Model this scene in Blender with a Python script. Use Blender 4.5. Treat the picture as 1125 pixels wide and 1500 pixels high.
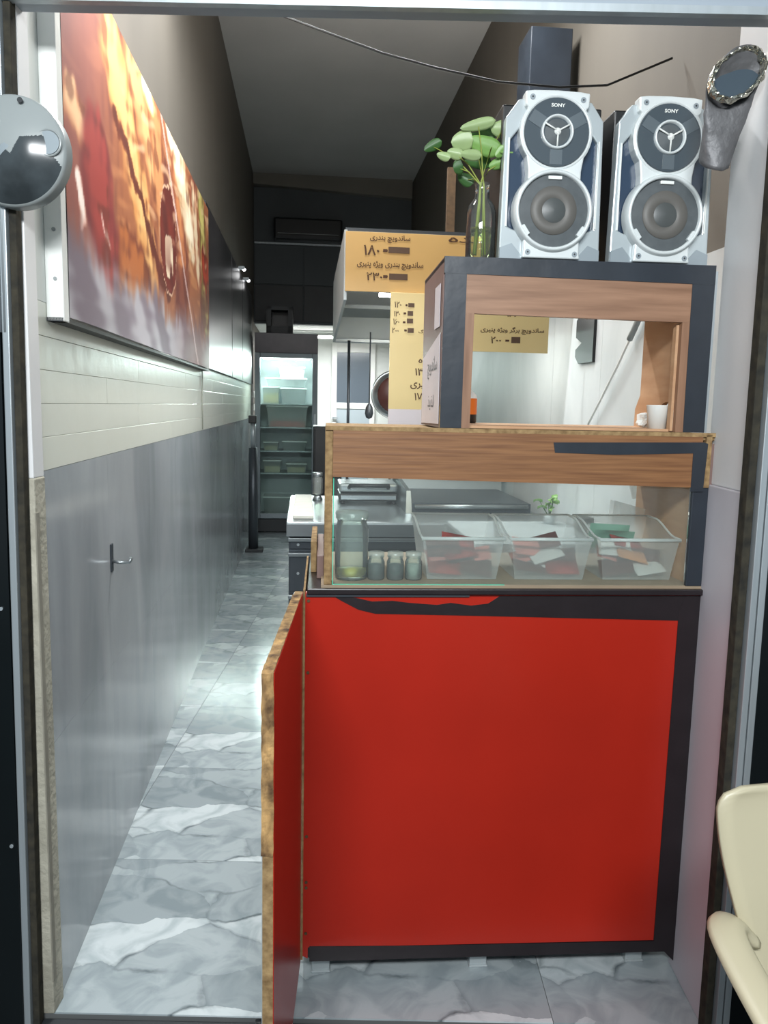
import bpy, bmesh, math, random
from mathutils import Vector, Matrix, noise
random.seed(7)
PI = math.pi
S = bpy.context.scene
C = bpy.context.collection
for o in list(bpy.data.objects): bpy.data.objects.remove(o)

# ------------------------------------------------------------------ camera
EYE = 1.35                                   # eye height above the shop floor (m)
FPX = 1160.0                                 # focal length for a 1125 x 1500 frame
PITCH = math.atan(155.6 / FPX)
ROLL = math.radians(1.2)
cam = bpy.data.cameras.new('camera'); cam_o = bpy.data.objects.new('camera', cam); C.objects.link(cam_o)
cam.sensor_fit = 'VERTICAL'; cam.sensor_height = 24; cam.lens = FPX / 1500 * 24
cam.clip_start = 0.02
_R, _F, _U = Vector((1, 0, 0)), Vector((0, math.cos(PITCH), -math.sin(PITCH))), Vector((0, math.sin(PITCH), math.cos(PITCH)))
_r2 = _R * math.cos(ROLL) + _U * math.sin(ROLL); _u2 = -_R * math.sin(ROLL) + _U * math.cos(ROLL)
m = Matrix.Identity(4)
for i in range(3): m[i][0] = _r2[i]; m[i][1] = _u2[i]; m[i][2] = -_F[i]
m[0][3], m[1][3], m[2][3] = 0, 0, EYE
cam_o.matrix_world = m
S.camera = cam_o

# ------------------------------------------------------------------ world, exposure
w = bpy.data.worlds.new('dusk'); S.world = w; w.use_nodes = True
w.node_tree.nodes['Background'].inputs[0].default_value = (0.52, 0.62, 0.68, 1)
w.node_tree.nodes['Background'].inputs[1].default_value = 0.30
vs = S.view_settings
S.display_settings.display_device = 'sRGB'
vs.view_transform = 'Standard'; vs.look = 'None'; vs.gamma = 1.0; vs.use_curve_mapping = False
vs.exposure = 1.0
S.cycles.transparent_max_bounces = 32

# ------------------------------------------------------------------ helpers
def lin(c):
    return tuple(((x / 255) / 12.92 if x / 255 <= 0.04045 else ((x / 255 + 0.055) / 1.055) ** 2.4) for x in c)

def mat(name, col, rough=0.5, metal=0.0, var=0.0, scale=8.0, bump=0.0, stretch=(1, 1, 1), col2=None, emit=0.0, spec=0.5, coat=0.0, detail=4.0, bscale=None, contrast=0.25):
    """Principled material; colour given in sRGB 0-255; optional noise mottling to col2 and noise bump."""
    M = bpy.data.materials.new(name); M.use_nodes = True
    nt = M.node_tree; b = nt.nodes['Principled BSDF']
    c = lin(col)
    b.inputs['Base Color'].default_value = (*c, 1)
    b.inputs['Roughness'].default_value = rough
    b.inputs['Metallic'].default_value = metal
    b.inputs['Specular IOR Level'].default_value = spec
    if coat: b.inputs['Coat Weight'].default_value = coat; b.inputs['Coat Roughness'].default_value = 0.06
    if emit:
        b.inputs['Emission Color'].default_value = (*c, 1); b.inputs['Emission Strength'].default_value = emit
    if var or col2 or bump:
        tc = nt.nodes.new('ShaderNodeTexCoord'); mp = nt.nodes.new('ShaderNodeMapping')
        mp.inputs['Scale'].default_value = stretch
        nt.links.new(tc.outputs['Object'], mp.inputs['Vector'])
        n = nt.nodes.new('ShaderNodeTexNoise'); n.inputs['Scale'].default_value = scale; n.inputs['Detail'].default_value = detail
        nt.links.new(mp.outputs[0], n.inputs['Vector'])
        if var or col2:
            r = nt.nodes.new('ShaderNodeValToRGB')
            r.color_ramp.elements[0].position = 0.5 - contrast; r.color_ramp.elements[1].position = 0.5 + contrast
            if col2: a, d = c, lin(col2)
            else: a, d = tuple(x * (1 - var) for x in c), tuple(min(1, x * (1 + var)) for x in c)
            r.color_ramp.elements[0].color = (*a, 1); r.color_ramp.elements[1].color = (*d, 1)
            nt.links.new(n.outputs['Fac'], r.inputs[0]); nt.links.new(r.outputs[0], b.inputs['Base Color'])
        if bump:
            src = n
            if bscale:
                src = nt.nodes.new('ShaderNodeTexNoise'); src.inputs['Scale'].default_value = bscale; src.inputs['Detail'].default_value = 3
                nt.links.new(mp.outputs[0], src.inputs['Vector'])
            bp = nt.nodes.new('ShaderNodeBump'); bp.inputs['Strength'].default_value = bump; bp.inputs['Distance'].default_value = 0.01
            nt.links.new(src.outputs['Fac'], bp.inputs['Height']); nt.links.new(bp.outputs[0], b.inputs['Normal'])
    return M

def glass_mat(name, tint=(235, 245, 240), refl=1.0, rough=0.02, haze=0.0):
    M = bpy.data.materials.new(name); M.use_nodes = True
    nt = M.node_tree; nt.nodes.clear()
    out = nt.nodes.new('ShaderNodeOutputMaterial'); t = nt.nodes.new('ShaderNodeBsdfTransparent'); g = nt.nodes.new('ShaderNodeBsdfGlossy')
    f = nt.nodes.new('ShaderNodeFresnel'); f.inputs[0].default_value = 1.45
    t.inputs[0].default_value = (*lin(tint), 1); g.inputs['Roughness'].default_value = rough
    mx = nt.nodes.new('ShaderNodeMixShader')
    mu = nt.nodes.new('ShaderNodeMath'); mu.operation = 'MULTIPLY'; mu.inputs[1].default_value = refl
    nt.links.new(f.outputs[0], mu.inputs[0]); nt.links.new(mu.outputs[0], mx.inputs[0])
    base = t
    if haze:
        d = nt.nodes.new('ShaderNodeBsdfDiffuse'); d.inputs[0].default_value = (0.8, 0.85, 0.85, 1)
        m2 = nt.nodes.new('ShaderNodeMixShader'); m2.inputs[0].default_value = haze
        nt.links.new(t.outputs[0], m2.inputs[1]); nt.links.new(d.outputs[0], m2.inputs[2]); base = m2
    nt.links.new(base.outputs[0], mx.inputs[1]); nt.links.new(g.outputs[0], mx.inputs[2]); nt.links.new(mx.outputs[0], out.inputs[0])
    return M

def frosted_mat(name, col, clear=0.45, rough=0.25):
    """translucent milky plastic: partly see-through, partly diffuse and light-passing"""
    M = bpy.data.materials.new(name); M.use_nodes = True
    nt = M.node_tree; nt.nodes.clear()
    out = nt.nodes.new('ShaderNodeOutputMaterial')
    c = (*lin(col), 1)
    t = nt.nodes.new('ShaderNodeBsdfTransparent'); t.inputs[0].default_value = (0.95, 0.97, 0.97, 1)
    d = nt.nodes.new('ShaderNodeBsdfDiffuse'); d.inputs[0].default_value = c
    tr = nt.nodes.new('ShaderNodeBsdfTranslucent'); tr.inputs[0].default_value = c
    g = nt.nodes.new('ShaderNodeBsdfGlossy'); g.inputs['Roughness'].default_value = rough
    a = nt.nodes.new('ShaderNodeMixShader'); a.inputs[0].default_value = 0.5
    nt.links.new(d.outputs[0], a.inputs[1]); nt.links.new(tr.outputs[0], a.inputs[2])
    b = nt.nodes.new('ShaderNodeMixShader'); b.inputs[0].default_value = clear
    nt.links.new(a.outputs[0], b.inputs[1]); nt.links.new(t.outputs[0], b.inputs[2])
    e = nt.nodes.new('ShaderNodeMixShader'); e.inputs[0].default_value = 0.06
    nt.links.new(b.outputs[0], e.inputs[1]); nt.links.new(g.outputs[0], e.inputs[2]); nt.links.new(e.outputs[0], out.inputs[0])
    return M

class MB:
    """collects shapes; build() links them as ONE mesh object"""
    def __init__(s): s.v = []; s.f = []; s.sm = []; s.mi = []
    def add(s, vs_, fs, smooth=False, mi=0):
        k = len(s.v); s.v += [tuple(p) for p in vs_]
        for f in fs: s.f.append(tuple(i + k for i in f)); s.sm.append(smooth); s.mi.append(mi)
        return s
    def box(s, x0, y0, z0, x1, y1, z1, mi=0):
        return s.add([(x0,y0,z0),(x1,y0,z0),(x1,y1,z0),(x0,y1,z0),(x0,y0,z1),(x1,y0,z1),(x1,y1,z1),(x0,y1,z1)],
                     [(0,3,2,1),(4,5,6,7),(0,1,5,4),(1,2,6,5),(2,3,7,6),(3,0,4,7)], False, mi)
    def hexa(s, p, mi=0):          # 8 corners in box order
        return s.add(p, [(0,3,2,1),(4,5,6,7),(0,1,5,4),(1,2,6,5),(2,3,7,6),(3,0,4,7)], False, mi)
    def prism(s, poly, y0, y1, mi=0, smooth=False):   # poly in (x, z), extruded along y
        n = len(poly)
        a = sum(poly[i][0]*poly[(i+1)%n][1]-poly[(i+1)%n][0]*poly[i][1] for i in range(n))
        if a < 0: poly = poly[::-1]
        k = len(s.v); s.v += [(x, y0, z) for x, z in poly] + [(x, y1, z) for x, z in poly]
        s.f.append(tuple(range(k, k+n))); s.sm.append(False); s.mi.append(mi)
        s.f.append(tuple(range(k+2*n-1, k+n-1, -1))); s.sm.append(False); s.mi.append(mi)
        for i in range(n):
            j = (i+1) % n; s.f.append((k+j, k+i, k+n+i, k+n+j)); s.sm.append(smooth); s.mi.append(mi)
        return s
    def lathe(s, prof, c=(0,0,0), axis='z', n=24, mi=0, smooth=True, cap0=False, cap1=False):   # prof: (r, h)
        k = len(s.v)
        for r, h in prof:
            for i in range(n):
                a = 2*PI*i/n; x, y = r*math.cos(a), r*math.sin(a)
                p = (x, y, h) if axis == 'z' else ((x, -h, y) if axis == 'y' else (h, x, y))
                s.v.append((p[0]+c[0], p[1]+c[1], p[2]+c[2]))
        for q in range(len(prof)-1):
            for i in range(n):
                j = (i+1) % n
                s.f.append((k+q*n+i, k+q*n+j, k+(q+1)*n+j, k+(q+1)*n+i)); s.sm.append(smooth); s.mi.append(mi)
        if cap0: s.f.append(tuple(range(k+n-1, k-1, -1))); s.sm.append(False); s.mi.append(mi)
        e = k+(len(prof)-1)*n
        if cap1: s.f.append(tuple(range(e, e+n))); s.sm.append(False); s.mi.append(mi)
        return s
    def cyl(s, c, r, h, axis='z', n=20, r2=None, mi=0):
        return s.lathe([(r, 0), (r if r2 is None else r2, h)], c, axis, n, mi, True, True, True)
    def tube(s, path, r, n=8, mi=0, flat=1.0, up=(0,0,1)):      # r: number or list; flat squeezes the section
        P = [Vector(p) for p in path]; k = len(s.v); L = len(P)
        for i, p in enumerate(P):
            t = (P[min(i+1, L-1)] - P[max(i-1, 0)]).normalized()
            u = Vector(up)
            if abs(t.dot(u)) > 0.95: u = Vector((1, 0, 0))
            a = t.cross(u).normalized(); b = a.cross(t)
            rr = r[i] if isinstance(r, (list, tuple)) else r
            for q in range(n):
                an = 2*PI*q/n; s.v.append(tuple(p + a*rr*math.cos(an) + b*rr*flat*math.sin(an)))
        for i in range(L-1):
            for q in range(n):
                w_ = (q+1) % n; s.f.append((k+i*n+q, k+i*n+w_, k+(i+1)*n+w_, k+(i+1)*n+q)); s.sm.append(True); s.mi.append(mi)
        s.f.append(tuple(range(k+n-1, k-1, -1))); s.sm.append(False); s.mi.append(mi)
        s.f.append(tuple(range(k+(L-1)*n, k+L*n))); s.sm.append(False); s.mi.append(mi)
        return s
    def grid(s, fn, nu, nv, smooth=True, mi=0):
        k = len(s.v)
        for j in range(nv+1):
            for i in range(nu+1): s.v.append(tuple(fn(i/nu, j/nv)))
        for j in range(nv):
            for i in range(nu):
                a = k+j*(nu+1)+i; s.f.append((a, a+1, a+nu+2, a+nu+1)); s.sm.append(smooth); s.mi.append(mi)
        return s
    def mesh(s, name, mats):
        me = bpy.data.meshes.new(name); me.from_pydata(s.v, [], s.f)
        for mm in (mats if isinstance(mats, (list, tuple)) else [mats]): me.materials.append(mm)
        me.polygons.foreach_set('use_smooth', s.sm); me.polygons.foreach_set('material_index', s.mi)
        me.update(); return me
    def build(s, name, mats, parent=None, bevel=0.0, loc=None, rot=0.0, solid=0.0, subd=0, normals=False):
        me = s.mesh(name, mats)
        if normals:
            bm = bmesh.new(); bm.from_mesh(me); bmesh.ops.recalc_face_normals(bm, faces=bm.faces); bm.to_mesh(me); bm.free()
        o = bpy.data.objects.new(name, me); C.objects.link(o)
        if parent: o.parent = parent
        if loc: o.location = loc
        if rot: o.rotation_euler.z = rot
        if solid: q = o.modifiers.new('solid', 'SOLIDIFY'); q.thickness = solid; q.offset = 0
        if subd: q = o.modifiers.new('subd', 'SUBSURF'); q.levels = subd; q.render_levels = subd
        if bevel: q = o.modifiers.new('bevel', 'BEVEL'); q.width = bevel; q.segments = 2; q.limit_method = 'ANGLE'
        return o

def tag(o, label=None, cat=None, group=None, kind=None):
    if label: o['label'] = label
    if cat: o['category'] = cat
    if group: o['group'] = group
    if kind: o['kind'] = kind
    return o
def thing(name, label, cat, loc=(0,0,0), rot=0.0, group=None):
    o = bpy.data.objects.new(name, None); C.objects.link(o); o.empty_display_size = 0.05
    o.location = loc; o.rotation_euler.z = rot
    return tag(o, label, cat, group)
def struct(o): o['kind'] = 'structure'; return o
def copy_tree(o, parent=None):
    c = o.copy(); C.objects.link(c)
    if parent: c.parent = parent
    for ch in [x for x in bpy.data.objects if x.parent == o]: copy_tree(ch, c)
    return c

class Frame:
    """a set-square on the floor: origin, turn about z; reads true positions off the survey photograph on a known plane"""
    def __init__(s, ox, oy, deg):
        s.o = (ox, oy); s.rot = a = math.radians(deg); s.loc = (ox, oy, 0)
        s.ex = (math.cos(a), math.sin(a)); s.ey = (-math.sin(a), math.cos(a))
    def world(s, x, y, z=0.0):
        return (s.o[0]+s.ex[0]*x+s.ey[0]*y, s.o[1]+s.ex[1]*x+s.ey[1]*y, z)
    def _ray(s, px, py):
        u = (px-562.5)/FPX; v = -(py-750)/FPX
        d = _F + _r2*u + _u2*v; return d
    def _hit(s, px, py, n, c):
        d = s._ray(px, py); t = (n[0]*s.o[0]+n[1]*s.o[1]+c)/(n[0]*d.x+n[1]*d.y)
        wx, wy = d.x*t-s.o[0], d.y*t-s.o[1]
        return wx*s.ex[0]+wy*s.ex[1], wx*s.ey[0]+wy*s.ey[1], EYE+d.z*t
    def xz(s, px, py, y): a = s._hit(px, py, s.ey, y); return a[0], a[2]       # on the plane y = const
    def yz(s, px, py, x): a = s._hit(px, py, s.ex, x); return a[1], a[2]       # on the plane x = const
ROOM = Frame(-0.708, 1.593, 5.86)          # x = 0 is the left wall, y runs down the shop
CTR = Frame(-0.165, 1.70, 4.5)             # the counter: x along its front, y into the shop
RL, RR = ROOM.loc, ROOM.rot
def room(mb, name, mats, parent=None, **k):
    return mb.build(name, mats, parent, loc=None if parent else RL, rot=0 if parent else RR, **k)

# ------------------------------------------------------------------ lettering (Persian, shaped by hand)
_FORM = {'ا':'\uFE8D\uFE8E','د':'\uFEA9\uFEAA','ذ':'\uFEAB\uFEAC','ر':'\uFEAD\uFEAE','ژ':'\uFB8A\uFB8B','و':'\uFEED\uFEEE',
 'ب':'\uFE8F\uFE90\uFE91\uFE92','پ':'\uFB56\uFB57\uFB58\uFB59','س':'\uFEB1\uFEB2\uFEB3\uFEB4','چ':'\uFB7A\uFB7B\uFB7C\uFB7D','گ':'\uFB92\uFB93\uFB94\uFB95',
 'ل':'\uFEDD\uFEDE\uFEDF\uFEE0','ن':'\uFEE5\uFEE6\uFEE7\uFEE8','ه':'\uFEE9\uFEEA\uFEEB\uFEEC','ی':'\uFBFC\uFBFD\uFBFE\uFBFF'}
def shape(t):
    out = []
    for i, ch in enumerate(t):
        if ch not in _FORM: out.append(ch); continue
        f = _FORM[ch]; pj = i > 0 and t[i-1] in _FORM and len(_FORM[t[i-1]]) == 4; nj = len(f) == 4 and i+1 < len(t) and t[i+1] in _FORM
        out.append(f[3] if pj and nj else f[1] if pj else f[2] if nj else f[0])
    if any(c in _FORM for c in t): out = out[::-1]
    return ''.join(out)
def lettering(text, M, parent, x0, x1, z, h, y, bold=0.016, turn=None, name='lettering', italic=0.0):
    """one line of flat print on the plane y, between x0 and x1, centred on z, h high; turn: matrix applied in the parent's space"""
    cu = bpy.data.curves.new(name, 'FONT'); cu.body = shape(text); cu.resolution_u = 2; cu.offset = bold; cu.extrude = 0
    t = bpy.data.objects.new('type', cu); C.objects.link(t); bpy.context.view_layer.update()
    me = bpy.data.meshes.new_from_object(t.evaluated_get(bpy.context.evaluated_depsgraph_get()))
    bpy.data.objects.remove(t); bpy.data.curves.remove(cu)
    xs = [v.co.x for v in me.vertices]; ys = [v.co.y for v in me.vertices]
    a, b, c, d = min(xs), max(xs), min(ys), max(ys)
    for v in me.vertices:
        q = (v.co.y-c)/(d-c)
        p = Vector((x0+(v.co.x-a)/(b-a)*(x1-x0) + italic*q*h, y, z-h/2+q*h))
        v.co = turn @ p if turn else p
    me.materials.clear(); me.materials.append(M); me.name = name
    o = bpy.data.objects.new(name, me); C.objects.link(o); o.parent = parent
    return o

# ------------------------------------------------------------------ materials
M = {}
M['red'] = mat('red laminate', (172, 38, 24), 0.28, var=0.10, scale=2.5, spec=0.4)
M['black_tape'] = mat('black tape', (33, 27, 30), 0.38, var=0.2, scale=14, bump=0.15)
M['blue_tape'] = mat('blue black tape', (42, 48, 56), 0.36, var=0.22, scale=9, bump=0.2)
M['black'] = mat('black plastic', (20, 22, 24), 0.4)
M['dark'] = mat('dark grey', (44, 47, 50), 0.5, var=0.15)
M['chip'] = mat('raw chipboard', (168, 140, 98), 0.85, col2=(112, 86, 54), scale=70, bump=0.2, detail=3)
M['chip_dark'] = mat('broken chipboard', (190, 152, 100), 0.95, col2=(70, 48, 32), scale=34, stretch=(1, 1, .6), bump=1.0, detail=7, contrast=0.17)
M['wood'] = mat('woodgrain laminate', (152, 108, 70), 0.45, col2=(106, 68, 42), scale=22, stretch=(0.25, 1, 7), bump=0.05, detail=6)
M['wood_pink'] = mat('faded woodgrain laminate', (166, 128, 102), 0.5, col2=(122, 88, 66), scale=12, stretch=(0.35, 1, 5), detail=6)
M['wood_v'] = mat('upright woodgrain laminate', (160, 122, 96), 0.5, col2=(120, 86, 64), scale=12, stretch=(5, 1, 0.35), detail=6)
M['tan'] = mat('tan wood panel', (206, 168, 132), 0.6, col2=(180, 136, 100), scale=9, stretch=(1, 0.5, 3), detail=5)
M['mauve'] = mat('brown mauve laminate', (122, 98, 92), 0.5, var=0.12, scale=6)
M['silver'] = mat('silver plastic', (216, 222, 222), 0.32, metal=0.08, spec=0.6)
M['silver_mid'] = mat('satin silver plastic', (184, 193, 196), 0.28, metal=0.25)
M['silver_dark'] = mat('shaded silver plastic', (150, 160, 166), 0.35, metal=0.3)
M['steel'] = mat('stainless steel', (156, 163, 166), 0.32, metal=0.85, var=0.06, scale=4, stretch=(1, 1, 8))
M['steel_matt'] = mat('brushed steel sheet', (178, 186, 188), 0.5, metal=0.35, var=0.08, scale=3)
M['alu'] = mat('aluminium strip', (172, 180, 184), 0.42, metal=0.5, var=0.1, scale=5, stretch=(8, 8, .4))
M['cone'] = mat('woofer mesh', (80, 86, 89), 0.6, var=0.15, scale=60)
M['cone_tan'] = mat('woofer cone', (96, 94, 90), 0.5)
M['cone_cap'] = mat('woofer dust cap', (76, 80, 80), 0.4)
M['lens'] = mat('tinted tweeter cover', (72, 82, 89), 0.22, spec=0.6)
M['lens_light'] = mat('tweeter arm', (92, 102, 108), 0.3)
M['navy'] = mat('blue black gloss', (50, 66, 86), 0.2)
M['ink'] = mat('brown print', (74, 44, 22), 0.6)
M['ink_grey'] = mat('grey ink', (92, 88, 90), 0.6)
M['block'] = mat('brown print block', (84, 62, 46), 0.6)
M['menu'] = mat('mustard yellow board', (194, 158, 100), 0.4, var=0.05, scale=3)
M['menu_pale'] = mat('pale yellow board', (214, 194, 140), 0.4, var=0.04, scale=3)
M['white'] = mat('white paint', (222, 226, 222), 0.5, var=0.04, scale=5)
M['white_gloss'] = mat('white plastic', (232, 234, 230), 0.3)
M['paper'] = mat('white paper', (206, 200, 204), 0.7, var=0.05, scale=5, bump=0.1)
M['jamb'] = mat('white jamb board', (222, 222, 222), 0.42, var=0.05, scale=3, bump=0.05)
M['jamb_low'] = mat('grey mauve jamb board', (194, 190, 196), 0.4, var=0.05, scale=3)
M['plaster'] = mat('dirty plaster', (196, 192, 176), 0.85, col2=(150, 146, 132), scale=9, bump=0.4, bscale=60)
M['grout'] = mat('dark mortar', (96, 98, 98), 0.9)
M['mortar'] = mat('light mortar', (168, 170, 160), 0.9)
M['plank'] = mat('white painted plank', (226, 228, 216), 0.3, var=0.02, scale=5, bump=0.12, bscale=14)
M['wall_up'] = mat('grey beige wall', (98, 92, 83), 0.75, var=0.06, scale=1.2, stretch=(1, 4, 0.3))
M['ceil'] = mat('grey ceiling', (176, 174, 170), 0.85, var=0.08, scale=1.5)
M['loft'] = mat('dark grey panel', (84, 89, 92), 0.7, var=0.12, scale=2)
M['beam'] = mat('grey brown beam', (120, 116, 108), 0.8, var=0.08, scale=3)
M['black_gloss'] = mat('black door panel', (14, 20, 22), 0.25, var=0.2, scale=3)
M['street'] = mat('dark wet pavement', (52, 56, 58), 0.6, var=0.25, scale=12, bump=0.3)
M['beige'] = mat('beige plastic', (186, 178, 152), 0.38, var=0.03, scale=4)
M['grey_plastic'] = mat('grey plastic', (146, 152, 152), 0.3, var=0.05, scale=8)
M['cap_reflection'] = mat('painted dark reflection', (54, 60, 63), 0.16, var=0.3, scale=12, contrast=0.1)  # reflection of the dark street, put into the cap's colour
M['foil'] = mat('crumpled foil', (206, 204, 190), 0.22, metal=1.0, bump=1.0, scale=30)
M['duct'] = mat('grey brown flexible duct', (104, 104, 106), 0.5, metal=0.3, bump=0.6, scale=26, var=0.2)
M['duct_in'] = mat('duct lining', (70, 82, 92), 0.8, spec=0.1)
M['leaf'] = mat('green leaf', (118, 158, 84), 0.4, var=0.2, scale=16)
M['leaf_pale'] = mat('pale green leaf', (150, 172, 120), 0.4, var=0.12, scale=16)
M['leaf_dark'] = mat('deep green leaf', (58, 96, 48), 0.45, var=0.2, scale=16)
M['stem'] = mat('yellow green stem', (140, 152, 66), 0.5)
M['glass'] = glass_mat('clear glass', (246, 250, 248), 1.0, 0.02, haze=0.04)
M['pane'] = glass_mat('display glass', (248, 252, 251), 0.9, 0.03, haze=0.025)
M['fridge_glass'] = glass_mat('fridge glass', (240, 248, 246), 0.8, 0.04, haze=0.03)
M['jar_glass'] = glass_mat('thick jar glass', (236, 244, 236), 1.3, 0.08, haze=0.14)
M['glass_edge'] = mat('green glass edge', (96, 214, 178), 0.15, spec=0.7)
M['water'] = glass_mat('water', (238, 244, 216), 0.6, 0.05)
M['frost'] = frosted_mat('frosted plastic', (250, 252, 252), 0.66)
M['rim'] = frosted_mat('thick frosted plastic', (250, 252, 252), 0.1)
M['frost_clear'] = frosted_mat('clear tub plastic', (226, 234, 230), 0.6)
M['salt'] = mat('dark spice', (34, 42, 42), 0.6, var=0.3, scale=90)
M['salt_pale'] = mat('pale spice', (150, 156, 150), 0.7, var=0.2, scale=90)
M['lemon'] = mat('yellow pickle', (206, 190, 60), 0.4)
M['case_floor'] = mat('brown case floor', (150, 132, 110), 0.6, var=0.1, scale=10)
M['sachet_red'] = mat('dark red sachet', (150, 46, 38), 0.25, var=0.35, scale=14, contrast=0.1)
M['sachet_pink'] = mat('pink sachet', (214, 130, 118), 0.28, var=0.2, scale=18)
M['sachet_white'] = mat('white sachet', (226, 222, 216), 0.25)
M['sachet_brown'] = mat('brown sachet', (92, 50, 44), 0.25, var=0.25, scale=16)
M['sachet_orange'] = mat('orange sachet', (226, 150, 92), 0.28, var=0.2, scale=18)
M['sachet_green'] = mat('green grey packet', (122, 160, 140), 0.3, var=0.15, scale=14)
M['orange'] = mat('orange label', (226, 116, 38), 0.4)
M['fridge'] = mat('grey fridge body', (132, 142, 148), 0.4, metal=0.2)
M['fridge_head'] = mat('purple black fridge header', (46, 42, 54), 0.3, col2=(78, 70, 78), scale=6)
M['fridge_in'] = mat('fridge liner', (206, 216, 216), 0.5)
M['red_tub'] = mat('red tub food', (206, 84, 72), 0.5, var=0.15, scale=20)
M['cream_tub'] = mat('cream tub food', (206, 190, 140), 0.5, var=0.15, scale=20)
M['pan_red'] = mat('maroon pan bottom', (70, 36, 32), 0.35)
M['door_glass'] = mat('grey frosted door glass', (98, 108, 118), 0.2)
M['door_panel'] = mat('pale grey door panel', (178, 190, 196), 0.35)
M['dark_panel'] = mat('dark glossy wall panel', (66, 64, 66), 0.32, var=0.3, scale=2.5, stretch=(1, 1, .4), spec=0.6)
M['board_white'] = mat('worn cutting board', (206, 206, 196), 0.6, var=0.08, scale=20)
M['steel_dark'] = mat('dark drawer steel', (76, 82, 88), 0.4, metal=0.5)
M['bulb'] = mat('lit lamp', (250, 252, 255), 0.5, emit=5)
M['tube_light'] = mat('lit tube', (252, 250, 244), 0.5, emit=9)
M['rust'] = mat('rusty brown stain', (86, 66, 44), 0.9, var=0.3, scale=50)
M['rubber'] = mat('perished rubber seal', (44, 44, 42), 0.95, col2=(70, 66, 56), scale=40, spec=0.1, bump=0.3)
M['bead'] = mat('dull grey bead', (138, 134, 122), 0.8, var=0.15, scale=20)
M['frame_hdr'] = mat('grey header strip', (150, 160, 170), 0.5, var=0.06, scale=3)

def tile_mat(name, a, b, rough, streak):
    """glazed grey wall tile: cloudy grey with soft upright streaks"""
    Q = bpy.data.materials.new(name); Q.use_nodes = True; nt = Q.node_tree; bs = nt.nodes['Principled BSDF']
    tc = nt.nodes.new('ShaderNodeTexCoord'); mp = nt.nodes.new('ShaderNodeMapping'); mp.inputs['Scale'].default_value = streak
    geo = nt.nodes.new('ShaderNodeObjectInfo')
    ad = nt.nodes.new('ShaderNodeVectorMath'); ad.operation = 'ADD'
    nt.links.new(tc.outputs['Object'], ad.inputs[0]); nt.links.new(geo.outputs['Location'], ad.inputs[1]); nt.links.new(ad.outputs[0], mp.inputs[0])
    n = nt.nodes.new('ShaderNodeTexNoise'); n.inputs['Scale'].default_value = 2.2; n.inputs['Detail'].default_value = 5; n.inputs['Distortion'].default_value = 0.6
    nt.links.new(mp.outputs[0], n.inputs[0])
    r = nt.nodes.new('ShaderNodeValToRGB'); r.color_ramp.elements[0].position = 0.3; r.color_ramp.elements[1].position = 0.68
    r.color_ramp.elements[0].color = (*lin(a), 1); r.color_ramp.elements[1].color = (*lin(b), 1)
    nt.links.new(n.outputs['Fac'], r.inputs[0]); nt.links.new(r.outputs[0], bs.inputs['Base Color'])
    bs.inputs['Roughness'].default_value = rough
    return Q
M['tile'] = tile_mat('grey wall tile', (142, 148, 153), (180, 184, 188), 0.16, (1, 1.2, 0.5))
M['tile_light'] = tile_mat('pale wall tile', (182, 187, 188), (202, 206, 206), 0.5, (1, 1.2, 0.8))

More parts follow.
